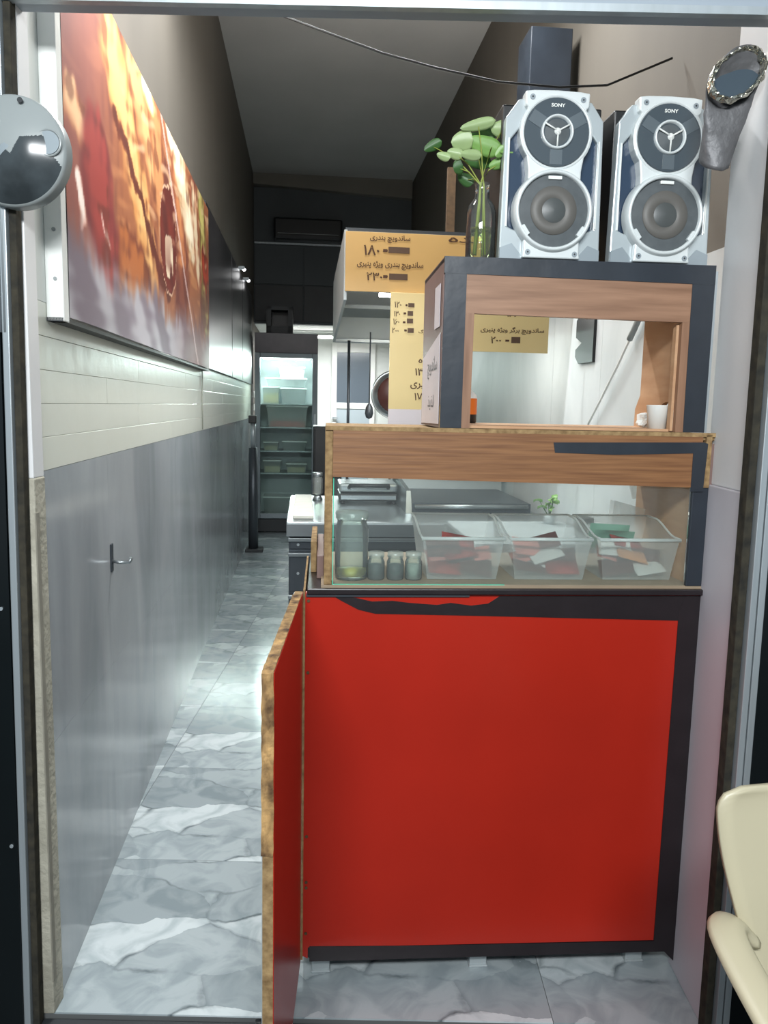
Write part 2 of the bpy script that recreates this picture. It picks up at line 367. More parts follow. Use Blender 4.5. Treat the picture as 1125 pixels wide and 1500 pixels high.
def marble_mat():
    """large-figured grey marble print: slabs of lighter and darker grey split by fine dark cracks"""
    Q = bpy.data.materials.new('grey marble'); Q.use_nodes = True; nt = Q.node_tree; bs = nt.nodes['Principled BSDF']
    N = lambda t: nt.nodes.new(t); Lk = nt.links.new
    tc = N('ShaderNodeTexCoord')
    ns = N('ShaderNodeTexNoise'); ns.inputs['Scale'].default_value = 4.5; ns.inputs['Detail'].default_value = 5
    Lk(tc.outputs['Object'], ns.inputs[0])
    sb = N('ShaderNodeVectorMath'); sb.operation = 'SCALE'; sb.inputs['Scale'].default_value = 0.16; Lk(ns.outputs['Color'], sb.inputs[0])
    ad = N('ShaderNodeVectorMath'); ad.operation = 'ADD'; Lk(tc.outputs['Object'], ad.inputs[0]); Lk(sb.outputs[0], ad.inputs[1])
    mp = N('ShaderNodeMapping'); mp.inputs['Rotation'].default_value = (0, 0, 0.5); mp.inputs['Scale'].default_value = (3.2, 6.5, 1); Lk(ad.outputs[0], mp.inputs[0])
    v1 = N('ShaderNodeTexVoronoi'); v1.inputs['Scale'].default_value = 1.0; Lk(mp.outputs[0], v1.inputs['Vector'])
    v2 = N('ShaderNodeTexVoronoi'); v2.feature = 'DISTANCE_TO_EDGE'; v2.inputs['Scale'].default_value = 1.0; Lk(mp.outputs[0], v2.inputs['Vector'])
    sx = N('ShaderNodeSeparateColor'); Lk(v1.outputs['Color'], sx.inputs[0])
    r1 = N('ShaderNodeValToRGB'); e = r1.color_ramp.elements
    e[0].position = 0.0; e[0].color = (*lin((142, 152, 156)), 1); e[1].position = 1.0; e[1].color = (*lin((208, 216, 218)), 1)
    q = e.new(0.5); q.color = (*lin((176, 185, 188)), 1)
    Lk(sx.outputs[0], r1.inputs[0])
    n2 = N('ShaderNodeTexNoise'); n2.inputs['Scale'].default_value = 9; n2.inputs['Detail'].default_value = 6; n2.inputs['Distortion'].default_value = 1.2; Lk(tc.outputs['Object'], n2.inputs[0])
    r2 = N('ShaderNodeValToRGB'); r2.color_ramp.elements[0].position = 0.36; r2.color_ramp.elements[1].position = 0.56
    r2.color_ramp.elements[0].color = (0.62, 0.66, 0.68, 1); r2.color_ramp.elements[1].color = (1, 1, 1, 1); Lk(n2.outputs['Fac'], r2.inputs[0])
    m1 = N('ShaderNodeMix'); m1.data_type = 'RGBA'; m1.blend_type = 'MULTIPLY'; m1.inputs[0].default_value = 0.75; Lk(r1.outputs[0], m1.inputs[6]); Lk(r2.outputs[0], m1.inputs[7])
    # cracks: only where a slow noise lets them through
    r3 = N('ShaderNodeValToRGB'); r3.color_ramp.elements[0].position = 0.0; r3.color_ramp.elements[1].position = 0.035
    r3.color_ramp.elements[0].color = (1, 1, 1, 1); r3.color_ramp.elements[1].color = (0, 0, 0, 1); Lk(v2.outputs['Distance'], r3.inputs[0])
    r4 = N('ShaderNodeValToRGB'); r4.color_ramp.elements[0].position = 0.45; r4.color_ramp.elements[1].position = 0.6; Lk(ns.outputs['Fac'], r4.inputs[0])
    mu = N('ShaderNodeMath'); mu.operation = 'MULTIPLY'; Lk(r3.outputs[0], mu.inputs[0]); Lk(r4.outputs[0], mu.inputs[1])
    m2 = N('ShaderNodeMix'); m2.data_type = 'RGBA'; Lk(mu.outputs[0], m2.inputs[0]); Lk(m1.outputs[2], m2.inputs[6]); m2.inputs[7].default_value = (*lin((92, 102, 106)), 1)
    Lk(m2.outputs[2], bs.inputs['Base Color']); bs.inputs['Roughness'].default_value = 0.17
    return Q
M['marble'] = marble_mat()

# ------------------------------------------------------------------ lamps (fixtures that carry their own light)
def area(name, parent, loc, rot, sx, sy, power, col=(1, 1, 1), spread=PI):
    l = bpy.data.lights.new(name, 'AREA'); l.shape = 'RECTANGLE'; l.size = sx; l.size_y = sy; l.energy = power; l.color = col; l.spread = spread
    o = bpy.data.objects.new(name, l); C.objects.link(o); o.parent = parent; o.location = loc; o.rotation_euler = rot
    return o
def tube_lamp(label, loc, rot, length, power, tilt=(0, 0, 0), col=(1, 1, 1), spread=PI, width=0.08, up=0):
    """batten lamp: housing, lit tube along local x; light leaves downwards"""
    t = thing('tube_lamp', label, 'lamp', loc, rot)
    t.rotation_euler = (tilt[0], tilt[1], rot + tilt[2])
    MB().box(-length/2, -0.03, 0.0, length/2, 0.03, 0.035).build('housing', M['white_gloss'], t, bevel=0.004)
    MB().cyl((-length/2+0.02, 0, -0.018), 0.013, length-0.04, 'x', 10).build('tube', M['tube_light'], t)
    area('tube_light', t, (0, 0, -0.035), (0, 0, 0), length, width, power, col, spread)
    if up: area('ceiling_fill', t, (0, 0, 0.05), (PI, 0, 0), length, width, up, col)      # upward light added above the housing to brighten the ceiling
    return t
wx = ROOM.world
tube_lamp('bright batten lamp on the left wall high inside the entrance, over the food poster', wx(0.34, 0.62, 2.62), RR + PI/2, 0.9, 6, tilt=(0, -0.35, 0), col=(1, 0.98, 0.94))
tube_lamp('batten lamp on the ceiling over the front half of the shop', wx(0.75, 1.5, 3.25), RR, 1.2, 28, col=(0.95, 0.98, 1), up=7)
tube_lamp('batten lamp under the awning outside the shop', (-0.15, -0.9, 2.45), 0, 1.2, 47, tilt=(1.0, 0, 0), col=(0.94, 0.98, 1), width=0.3)
tube_lamp('batten lamp on the ceiling of the back room before the white door', wx(0.9, 8.0, 2.16), RR, 1.2, 24, col=(0.97, 1, 1))
tube_lamp('added fill lamp, unseen, facing up on the cooker hood to brighten the ceiling', wx(1.22, 2.55, 2.105), RR, 0.7, 7, tilt=(PI, 0, 0), col=(1, 0.97, 0.93))  # added upward fill hidden behind the hood front, lifts ceiling and upper walls
tube_lamp('short batten lamp behind the yellow menu boards over the steel table', wx(1.15, 1.95, 1.86), RR, 0.6, 3.2, col=(1, 0.99, 0.95))

# ------------------------------------------------------------------ setting: floor
floor = struct(MB().box(-2.0, 1.594, -0.12, 1.6, 11.2, -0.003).build('floor', M['grout']))
t_me = None
for j in range(16):
    for i in range(6):
        x, y = -2.0 + 0.6*i, 1.593 + 0.6*j
        if t_me is None:
            t_me = MB().box(0.0008, 0.0008, -0.004, 0.5992, 0.5992, 0.0).mesh('tile', M['marble'])
        o = bpy.data.objects.new('tile', t_me); C.objects.link(o); o.parent = floor; o.location = (x, y, 0)
struct(MB().box(-4, -4, -0.25, 4, 1.56, -0.14).build('ground_outside', M['street']))
struct(MB().box(-1.2, 1.545, -0.14, 1.2, 1.592, -0.012).build('trim_1', M['dark'], bevel=0.004))

# left wall: core, planks above, tiles below
wl = struct(room(MB().box(-0.15, 0.0, 0.0, -0.012, 9.3, 3.75), 'wall_left', M['wall_up']))
for r in range(5):                            # five courses of white painted planks, joints staggered
    z0 = 1.2 + 0.07*r; y = 0.0; k = 0
    cuts = [0.0] + [0.62 + (0.43 if r % 2 else 0.0) + 1.05*q for q in range(7)] + [7.0]
    for a, b in zip(cuts[:-1], cuts[1:]):
        o = MB().box(0, 0, 0, 0.0115, b-a-0.0006, 0.0694).build('plank', M['plank'], wl, bevel=0.0008)
        o.location = (-0.0125+random.uniform(0, .0008), a, z0)
for r in range(2):                            # grey tiles 0.6 x 0.6
    for k in range(12):
        o = MB().box(0, 0, 0, 0.012, 0.5992, 0.5992).build('tile', M['tile'], wl)
        o.location = (-0.012, 0.6*k, 0.0 + 0.6*r)
# dark glossy panels after the poster
for a, b in ((2.78, 4.30), (4.33, 5.30), (5.33, 6.5)):
    o = MB().box(0, 0, 0, 0.016, b-a, 0.87).build('wall_panel', M['dark_panel'], wl, bevel=0.002); o.location = (0.0, a, 1.535)
o = MB().box(0, 0.0, 0, 0.0118, 0.30, 0.75).build('plaster', M['white'], wl); o.location = (-0.012, 0.0, 1.55)
MB().cyl((0.004, 2.66, 1.205), 0.003, 0.33, 'z', 6).build('wire', M['mortar'], wl)
# end strip of the left wall
struct(MB().box(-0.748, 1.588, 0.0, -0.706, 1.64, 1.19).build('trim_2', M['plaster'], bevel=0.003))
struct(MB().box(-0.78, 1.590, 1.19, -0.708, 1.64, 2.3).build('trim_3', M['jamb'], bevel=0.002))
MB().box(-0.7065, 1.585, 0.08, -0.7035, 1.6, 1.12).build('corner_bead', M['bead'], bpy.data.objects['trim_2'])

# right wall, pale tiles
XR = 1.68
wr = struct(room(MB().box(XR+0.012, 0.12, 0.0, XR+0.15, 9.3, 3.75), 'wall_right', M['wall_up']))
for r in range(3):
    for k in range(12):
        o = MB().box(0, 0, 0, 0.0115, 0.5985, 0.5985).build('tile', M['tile_light'], wr); o.location = (XR, 0.15+0.6*k, 0.6*r)
# right reveal of the doorway
struct(MB().box(0.727, 1.600, 0.0, 0.80, 1.80, 1.19).build('trim_4', M['jamb_low'], bevel=0.003))
struct(MB().box(0.733, 1.600, 1.19, 0.80, 1.80, 2.3).build('trim_5', M['jamb'], bevel=0.003))
for z_, y_ in ((1.06, 1.70), (0.88, 1.76), (0.80, 1.67)):
    MB().cyl((0.7275, y_, z_), 0.004, 0.004, 'x', 8).build('screw', M['rust'], bpy.data.objects['trim_4']).scale = (-1, 1, 1)
# outer frame: header, strips, door leaves folded away
hd = struct(MB().box(-1.3, 1.572, 2.078, 1.3, 1.62, 2.30).build('trim_6', M['frame_hdr'], bevel=0.003))
MB().box(-1.3, 1.556, 2.072, 1.3, 1.573, 2.086).build('header_lip', M['alu'], hd)
struct(MB().box(-1.6, 1.6, 2.30, 1.6, 1.72, 3.75).build('wall_front', M['wall_up']))
def lean(o, top):     # the old frame is out of plumb: shift x in proportion to height
    for v in o.data.vertices: v.co.x += top * (v.co.z / 2.08)
    return o
a_ = struct(lean(MB().box(-0.742, 1.562, -0.01, -0.728, 1.586, 2.08).build('trim_7', M['rubber'], bevel=0.002), 0.022))
struct(lean(MB().box(-0.757, 1.552, -0.01, -0.743, 1.582, 2.08).build('trim_8', M['alu'], bevel=0.002), 0.022))
d2 = struct(lean(MB().box(-1.25, 1.55, -0.01, -0.757, 1.575, 1.475).build('door_2', M['black_gloss']), 0.018))
tr = MB()                                       # corrugated grey sheet above the black panel
tr.grid(lambda u, v: (-1.25+u*0.505, 1.556+0.004*math.sin(u*2*PI*40), 1.475+v*0.605), 320, 1)
lean(tr.build('corrugated_sheet', M['alu'], d2, solid=0.003), 0.018)
for z_ in (0.42, 0.93, 1.30):
    MB().cyl((-0.765, 1.55, z_), 0.004, 0.003, 'y', 8).build('screw', M['alu'], d2)
struct(lean(MB().box(0.722, 1.565, -0.01, 0.738, 1.598, 2.08).build('trim_9', M['rubber'], bevel=0.002), -0.004))
o = struct(lean(MB().box(0.739, 1.548, -0.01, 0.752, 1.59, 2.08).box(0.7545, 1.548, -0.01, 0.768, 1.59, 2.08).build('trim_10', M['alu'], bevel=0.0015), -0.004))
d3 = struct(lean(MB().box(0.772, 1.565, -0.01, 1.35, 1.585, 1.49).build('door_3', M['black_gloss']), -0.004))
MB().box(0.772, 1.567, 1.49, 1.35, 1.583, 2.07).build('upper_panel', M['alu'], d3)
struct(MB().box(-3.2, 1.60, -0.2, -0.80, 1.75, 3.75).build('wall_street_left', M['dark']))
struct(MB().box(0.81, 1.60, -0.2, 3.2, 1.75, 3.75).build('wall_street_right', M['dark']))

# ceiling, loft front, back room
struct(room(MB().box(-0.15, 0.0, 3.75, XR+0.15, 9.3, 3.87), 'ceiling', M['ceil']))
wb = struct(room(MB().box(-0.01, 7.25, 2.215, XR+0.01, 7.37, 3.63), 'wall_loft', M['loft']))
for a, b in ((0.0, 0.52), (0.53, 1.08), (1.09, 1.67)):
    MB().box(a, 7.235, 2.24, b, 7.25, 2.62).build('panel', M['dark'], wb, bevel=0.003)
    MB().box(a, 7.235, 2.63, b, 7.25, 3.04).build('panel', M['loft'], wb, bevel=0.003)
MB().box(0.0, 7.225, 3.045, 1.67, 7.25, 3.065).build('rail', M['alu'], wb)
struct(room(MB().hexa([(-0.01,7.15,3.64),(XR,7.15,3.56),(XR,7.4,3.56),(-0.01,7.4,3.64),(-0.01,7.15,3.76),(XR,7.15,3.76),(XR,7.4,3.76),(-0.01,7.4,3.76)]), 'trim_11', M['beam']))
struct(room(MB().box(-0.01, 7.37, 2.215, XR+0.01, 9.3, 2.33), 'floor_loft', M['white']))
struct(room(MB().box(-0.15, 9.05, 0.0, XR+0.15, 9.3, 2.215), 'wall_back', M['white']))
door = struct(room(MB().box(0.90, 9.0, 0.02, 0.97, 9.045, 2.16).box(1.41, 9.0, 0.02, 1.48, 9.045, 2.16).box(0.97, 9.0, 2.04, 1.41, 9.045, 2.16)
              .box(0.97, 9.0, 1.30, 1.41, 9.045, 1.38).box(0.97, 9.0, 0.02, 1.41, 9.045, 0.16), 'door_1', M['white_gloss'], bevel=0.004))
MB().box(0.97, 9.015, 1.38, 1.41, 9.035, 2.04).build('glass_panel', M['door_glass'], door)
MB().box(0.97, 9.015, 0.16, 1.41, 9.035, 1.30).build('lower_panel', M['door_panel'], door, bevel=0.003)
MB().cyl((0.925, 9.0, 1.18), 0.012, 0.03, 'y', 10).box(0.915, 8.955, 1.165, 0.99, 8.972, 1.185).build('handle', M['alu'], door)

# ------------------------------------------------------------------ food poster on the left wall
def seg(p, a, b):       # distance to a segment and position along it
    ax, ay = a; bx, by = b; dx, dy = bx-ax, by-ay
    t = max(0, min(1, ((p[0]-ax)*dx+(p[1]-ay)*dy)/(dx*dx+dy*dy)))
    return math.hypot(p[0]-ax-t*dx, p[1]-ay-t*dy), t
def mixc(a, b, t): t = max(0, min(1, t)); return tuple(x+(y-x)*t for x, y in zip(a, b))
def sst(a, b, x): t = max(0, min(1, (x-a)/(b-a))); return t*t*(3-2*t)
def poster_col(y, z):
    """printed picture: blurred close-up of filled bread rolls with tomato and salad on a grey cloth"""
    n1 = noise.noise((y*3.2, z*2.4, 0)); n2 = noise.noise((y*9+z*6, z*7, 3.1)); n3 = noise.noise((y*22, z*9, 7.7)); n4 = noise.noise((y*5 - z*4, z*26, 1.3))
    n5 = noise.noise((y*19, z*9 + y*6, 5.5)); n6 = noise.noise((y*8 - z*7, z*20, 8.8))
    q = (y + 0.055*n2 + 0.02*n3, z + 0.045*n1 + 0.03*n3)
    c = mixc((156, 96, 64), (112, 62, 50), sst(-0.3, 0.4, n1+0.4*n3))
    c = mixc(c, (200, 136, 88), sst(0.05, 0.5, n4)*0.6)
    c = mixc(c, (150, 92, 84), sst(0.75, 0.3, y)*0.8)
    def cap(a, b, w, ca, cb, soft=0.35):
        nonlocal c
        d, t = seg(q, a, b); k = 1-sst(w*(1-soft), w, d)
        if k > 0:
            cc = mixc(ca, cb, sst(0.1, 1, d/w + 0.4*n3 + 0.4*n4 + 0.35*n6)); cc = mixc(cc, (92, 46, 34), 0.5*sst(0.15, 0.55, n5+0.5*n4)); c = mixc(c, cc, k)
    cap((0.62, 2.27), (1.10, 1.80), 0.15, (232, 184, 120), (200, 136, 78))
    cap((0.86, 2.34), (1.52, 1.90), 0.13, (226, 172, 116), (172, 108, 68))
    cap((1.22, 2.30), (1.36, 1.86), 0.14, (204, 142, 92), (150, 90, 58))
    cap((1.66, 2.26), (1.80, 1.84), 0.13, (198, 128, 82), (146, 82, 58))
    cap((0.62, 2.10), (1.45, 1.72), 0.035, (96, 46, 34), (120, 60, 40))
    cap((0.22, 2.00), (0.40, 1.93), 0.07, (236, 190, 146), (180, 116, 84))
    cap((0.40, 1.90), (0.50, 1.72), 0.17, (158, 66, 60), (116, 50, 50))
    cap((0.25, 1.83), (0.27, 1.77), 0.035, (250, 234, 224), (214, 150, 130))
    cap((0.45, 1.80), (0.52, 1.74), 0.014, (240, 214, 204), (170, 90, 80))
    cap((0.70, 1.74), (1.05, 1.70), 0.10, (176, 104, 58), (120, 62, 44))
    cap((1.02, 2.36), (1.16, 2.32), 0.05, (255, 238, 206), (236, 180, 110))
    cap((1.40, 2.36), (1.55, 2.30), 0.05, (250, 230, 200), (204, 140, 100))
    # dark filling ringed by a pale line, cream patch inside
    e = math.hypot((q[0]-1.46)/0.19, (q[1]-1.95)/0.215)
    if e < 1.0: c = mixc((120, 46, 34), (88, 36, 30), sst(0, 1, n2+0.5))
    if 0.965 < e < 1.0: c = (214, 176, 146)
    if math.hypot((q[0]-1.46)/0.11, (q[1]-1.90)/0.10) < 0.8+0.3*n3: c = (226, 206, 176)
    cap((1.70, 2.30), (2.10, 2.05), 0.13, (246, 232, 202), (190, 150, 110))
    cap((2.15, 2.25), (2.30, 1.95), 0.12, (230, 206, 170), (160, 84, 54))
    cap((2.42, 2.30), (2.58, 1.80), 0.14, (208, 196, 116), (130, 116, 56))
    cap((2.50, 2.05), (2.62, 1.97), 0.10, (176, 66, 40), (130, 50, 34))
    cap((2.66, 1.95), (2.70, 1.60), 0.03, (236, 224, 120), (170, 150, 50))
    c = mixc(c, (104, 50, 42), 0.75*sst(0.30, 0.0, abs(z-1.78))*sst(1.0, 1.6, y)*sst(-0.1, 0.35, n1+0.5*n2+0.4*n4))
    c = mixc(c, (238, 206, 164), 0.55*sst(0.22, 0.55, n6+0.35*n4)*sst(1.85, 2.05, z)*sst(0.6, 0.9, y))
    # grey cloth with folds along the bottom
    edge = 1.70 + 0.05*n1 + 0.02*math.sin(y*7) + 0.05*n3
    k = sst(edge+0.05, edge-0.07, z)
    cl = mixc((176, 172, 178), (124, 112, 122), sst(-0.3, 0.3, noise.noise((y*5 + z*5, z*3, 9))+0.3*n4))
    cl = mixc(cl, (120, 62, 56), sst(1.4, 2.3, y)*0.6)
    c = mixc(c, cl, k)
    if abs((y-2.05) - (1.70-z)*1.1) < 0.02: c = mixc(c, (214, 190, 186), 0.7)
    return lin(tuple(max(0, min(255, x)) for x in c))
fp = thing('food_poster', 'large printed vinyl banner of filled sandwiches hung on the white left wall', 'poster', RL, RR)
Y0, Y1, Z0, Z1 = 0.155, 2.72, 1.525, 2.345
NU, NV = 260, 110
pb = MB()
pb.grid(lambda u, v: (0.036 + (0.009*math.sin(9*u+6*v)+0.004*math.sin(23*u-9*v))*max(0, 0.45-v), Y0+u*(Y1-Y0), Z0+v*(Z1-Z0)), NU, NV)
po = pb.build('vinyl_print', bpy.data.materials.new('poster print'), fp)
pm = po.data.materials[0]; pm.use_nodes = True
at = po.data.color_attributes.new('print', 'FLOAT_COLOR', 'POINT')
buf = []
for v in po.data.vertices: buf += [*poster_col(v.co.y, v.co.z), 1.0]
at.data.foreach_set('color', buf)
an = pm.node_tree.nodes.new('ShaderNodeVertexColor'); an.layer_name = 'print'
pbs = pm.node_tree.nodes['Principled BSDF']; pm.node_tree.links.new(an.outputs[0], pbs.inputs['Base Color']); pbs.inputs['Roughness'].default_value = 0.55; pbs.inputs['Specular IOR Level'].default_value = 0.3
MB().box(0.0, Y0-0.035, Z0-0.004, 0.03, Y1, Z1+0.004).build('backing_board', M['white'], fp)
MB().box(0.0, Y0-0.04, Z0-0.012, 0.034, Y1, Z0-0.004).build('bottom_edge', M['dark'], fp)
MB().box(0.0, Y0-0.04, Z0-0.012, 0.036, Y0-0.002, Z1).build('end_strip', M['white_gloss'], fp, bevel=0.002)
for z_ in (1.60, 1.70, 1.80, 1.90):
    MB().cyl((0.020, Y0-0.04, z_), 0.004, 0.002, 'y', 8).build('screw', M['grey_plastic'], fp)

# small lit spot lamps beyond the poster
for k, (yy, zz) in enumerate(((5.10, 2.44), (5.62, 2.43))):
    t = thing('spot_lamp', ('tiny bright spot lamp on the left wall, the nearer and brighter of two', 'tiny bright spot lamp on the left wall, the further and dimmer of two')[k], 'lamp', wx(0.0, yy, zz), RR, 'spot lamps beyond the poster')
    MB().box(0.0, -0.02, -0.012, 0.05, 0.02, 0.012).build('bracket', M['alu'], t)
    MB().lathe([(0.001, -0.012), (0.008, -0.010), (0.013, -0.003), (0.013, 0.006)], (0.045, 0, -0.012), 'z', 12).build('bulb', M['bulb'], t)
    l = bpy.data.lights.new('spot_glow', 'POINT'); l.energy = 0.06; l.shadow_soft_size = 0.03; lo = bpy.data.objects.new('spot_glow', l); C.objects.link(lo); lo.parent = t; lo.location = (0.07, 0, -0.06)
# tap hook on the grey tiles
t = thing('wall_hook', 'small grey metal hook stuck on the grey tiles of the left wall', 'hook', wx(0.0, 0.617, 0.897), RR)
MB().box(0, -0.012, -0.03, 0.004, 0.012, 0.05).build('plate', M['steel_dark'], t, bevel=0.001)
MB().tube([(0.002, 0, 0.0), (0.025, 0, -0.004), (0.05, 0.004, -0.004), (0.055, 0.004, 0.01)], 0.005, 8).build('peg', M['steel'], t)

# ------------------------------------------------------------------ red counter
ct = thing('red_counter', 'red laminate shop counter edged with black tape behind the open chipboard door', 'counter', CTR.loc, CTR.rot)
MB().box(0.005, 0.012, 0.055, 0.895, 0.42, 0.93).build('body', M['dark'], ct)
cp = lambda px, py, y=0.0: CTR.xz(px, py, y)
MB().prism([(-0.006, 0.07), (0.008, 0.062), (0.008, 0.09), (0.895, 0.08), (0.895, 0.938), (-0.004, 0.94)], 0.0, 0.012).build('front_panel', M['red'], ct)
low = [(483,870),(500,880),(525,893),(550,899),(700,902),(993,909)]
upp = [(505,872),(545,881),(575,880),(600,883),(640,886),(660,883),(690,887),(715,884),(732,873)]
top_tape = [cp(*p) for p in low] + [(0.868, 0.935)] + [cp(*p) for p in reversed(upp)]
MB().prism(top_tape, -0.0012, 0.0, 0).build('tape', M['black_tape'], ct)
MB().prism([(0.846, 0.9), cp(993, 909), cp(975, 1140), cp(957, 1378), (0.9, 0.02), (0.9, 0.935), (0.86, 0.935)], -0.0016, 0.002).build('tape', M['black_tape'], ct)
MB().prism([cp(453, 1386), cp(600, 1385), cp(957, 1378), (0.895, 0.05), (0.012, 0.055)], -0.0014, 0.002).build('tape', M['black_tape'], ct)
MB().box(0.0, -0.012, 0.938, 0.9, 0.42, 0.951).build('ledge', M['black_tape'], ct, bevel=0.002)
MB().box(-0.002, -0.006, 0.932, 0.36, 0.0, 0.938).build('ledge_lip', M['steel_dark'], ct)
MB().box(-0.0085, -0.001, 0.06, -0.004, 0.4, 0.945).build('edge_strip', M['chip'], ct)
for px, py in ((452, 880), (450, 985), (447, 1225), (443, 1292), (446, 1300), (441, 1367)):
    x, z = cp(px, py); MB().cyl((max(x, 0.003), -0.0005, z), 0.0035, 0.0025, 'y', 8).build('screw', M['rust'], ct)
for x in (0.018, 0.40, 0.79):
    f = MB().box(x, 0.035, 0.004, x+0.042, 0.085, 0.06).box(x-0.002, 0.03, 0.0, x+0.044, 0.09, 0.006)
    f.build('foot', M['steel_matt'], ct, bevel=0.002)
    f2 = MB().box(x, 0.33, 0.0, x+0.042, 0.38, 0.06).build('foot', M['steel_matt'], ct, bevel=0.002)
# the swing door of the counter, opened towards the street, seen almost edge-on
dw = 0.535; da = math.radians(1.2)
dr = MB().box(-0.017, -dw, 0.0, 0.0, -0.003, 0.885)
do = dr.build('door', [M['chip']], ct); do.location = (-0.0095, 0.0, 0.058); do.rotation_euler.z = -CTR.rot + da
MB().box(0.0, -dw+0.001, 0.001, 0.0012, -0.004, 0.884).build('laminate', M['red'], do)
MB().box(-0.0182, -dw+0.001, 0.001, -0.017, -0.004, 0.884).build('laminate', M['steel_matt'], do)
# broken, swollen chipboard at the upper free corner: ragged lumps along both edges
rg = MB(); rnd = random.Random(3)
def ring(t):
    """path: down the free edge from 0.62 m, up round the corner, back along the top"""
    L1, L2 = 0.30, 0.5
    s_ = t*(L1+L2)
    return (-dw, 0.885-L1+s_) if s_ < L1 else (-dw+(s_-L1), 0.885)
def rag(u, v):
    yy, zz = ring(u); k = 0.0022*(1-abs(u-0.36)*1.1) ; k = max(k, 0.0006)
    nn = noise.noise((yy*60, zz*60, v*3)); out = k*(0.6+1.6*nn)
    x = -0.0186 + v*0.0190 + 0.0016*noise.noise((yy*40, zz*40, v*5+4))*(1 if u < 0.6 else .3)
    t_ = 0.30/0.80
    if u < t_: return (x, yy - abs(out) - 0.0006, zz)
    return (x, yy, zz + abs(out) + 0.0006)
rg.grid(rag, 150, 7, smooth=False)
rg.build('broken_edge', M['chip_dark'], do)
hb = MB().tube([(-0.0185, -dw+0.06, 0.245), (-0.032, -dw+0.06, 0.245), (-0.033, -dw+0.06, 0.225), (-0.033, -dw+0.06, 0.20), (-0.030, -dw+0.06, 0.187)], [0.006, 0.006, 0.007, 0.008, 0.006], 10)
hb.build('handle', M['black'], do)

# ------------------------------------------------------------------ glass display case standing on the counter
dc = thing('display_case', 'glass-fronted display case with woodgrain fascia standing on the red counter', 'display case', (*CTR.world(0, 0)[:2], 0.951), CTR.rot)
B0 = 0.951
MB().box(0.03, 0.0, 0.0, 0.895, 0.40, 0.006).build('base_board', M['case_floor'], dc)
MB().box(0.036, 0.0, 0.006, 0.053, 0.05, 0.345).build('post', M['chip'], dc, bevel=0.002)
MB().box(0.02, 0.09, 0.0, 0.036, 0.40, 0.055).build('side_board', M['mauve'], dc, bevel=0.002)
MB().box(0.005, 0.16, 0.0, 0.019, 0.40, 0.075).build('side_board', M['chip'], dc, bevel=0.002)
MB().box(0.858, -0.001, 0.006, 0.895, 0.012, 0.25).build('post', M['blue_tape'], dc, bevel=0.002)
MB().box(0.872, 0.012, 0.006, 0.888, 0.35, 0.345).build('side_panel', M['tan'], dc)
MB().box(0.04, 0.345, 0.006, 0.05, 0.36, 0.345).build('post', M['chip'], dc, bevel=0.001)
MB().box(0.038, 0.002, 0.337, 0.905, 0.40, 0.351).build('shelf', M['chip'], dc, bevel=0.001)
MB().box(0.036, -0.004, 0.345, 0.905, 0.001, 0.354).build('shelf_edge', M['chip'], dc)
MB().prism([(0.053, 0.245), (0.872, 0.232), (0.872, 0.345), (0.053, 0.345)], -0.004, 0.010).build('fascia', M['wood'], dc)
tp = [cp(810, 648), cp(1030, 648), cp(1036, 650), cp(1028, 720), cp(1010, 720), cp(1014, 664), cp(900, 666), cp(812, 663)]
MB().prism([(x, z-B0) for x, z in tp], -0.0052, -0.0035).build('tape', M['blue_tape'], dc)
MB().box(0.880, -0.004, 0.232, 0.893, 0.30, 0.35).build('side_edge', M['chip'], dc)
MB().box(0.893, 0.0, 0.232, 0.907, 0.30, 0.33).build('side_edge', M['mauve'], dc)
MB().box(0.056, 0.004, 0.005, 0.856, 0.009, 0.25).build('glass_pane', M['pane'], dc)
MB().box(0.055, 0.002, 0.003, 0.44, 0.0105, 0.0065).build('pane_edge', M['glass_edge'], dc)
MB().box(0.44, 0.002, 0.003, 0.857, 0.0105, 0.0062).build('pane_edge', M['case_floor'], dc)
MB().box(0.0545, 0.004, 0.005, 0.056, 0.009, 0.25).build('pane_edge', M['glass_edge'], dc)

def on_ctr(x, y, z): a = CTR.world(x, y); return (a[0], a[1], z)
CF = B0 + 0.006
# big jar with pickle
jr = thing('glass_jar', 'tall clear square-shouldered glass jar with a little yellow pickle left inside the display case', 'jar', on_ctr(0.099, 0.075, CF), CTR.rot)
prof = [(0.0, 0.0), (0.035, 0.0), (0.038, 0.006), (0.0385, 0.115), (0.034, 0.127), (0.033, 0.134), (0.036, 0.138), (0.036, 0.152)]
MB().lathe(prof, n=20).build('glass', M['jar_glass'], jr)
MB().lathe([(0.0, 0.024), (0.033, 0.020), (0.033, 0.0085), (0.0, 0.0075)], n=20).build('pickle', M['lemon'], jr)
MB().lathe([(0.037, 0.139), (0.038, 0.150), (0.037, 0.154), (0.0, 0.156)], n=20).build('lid', M['frost_clear'], jr)
# three small spice jars
sj_l = ['small spice jar with dark grey contents touching the tall jar', 'small spice jar with the darkest contents, middle one of three', 'small spice jar with pale contents beside the left plastic bin']
for k, x in enumerate((0.155, 0.199, 0.241)):
    s_ = thing('spice_jar', sj_l[k], 'jar', on_ctr(x, 0.065, CF), CTR.rot, 'spice jars in the display case')
    MB().lathe([(0.0, 0.0), (0.0185, 0.0), (0.020, 0.004), (0.020, 0.040), (0.0165, 0.048), (0.0165, 0.052)], n=16).build('glass', M['jar_glass'], s_)
    MB().lathe([(0.0, 0.0025), (0.0175, 0.0025), (0.0182, 0.034), (0.0, 0.037)], n=16).build('spice', M['salt_pale'] if k == 2 else M['salt'], s_)
    MB().lathe([(0.0168, 0.050), (0.0185, 0.052), (0.0185, 0.063), (0.0, 0.064)], n=16).build('lid', M['frost_clear'], s_)
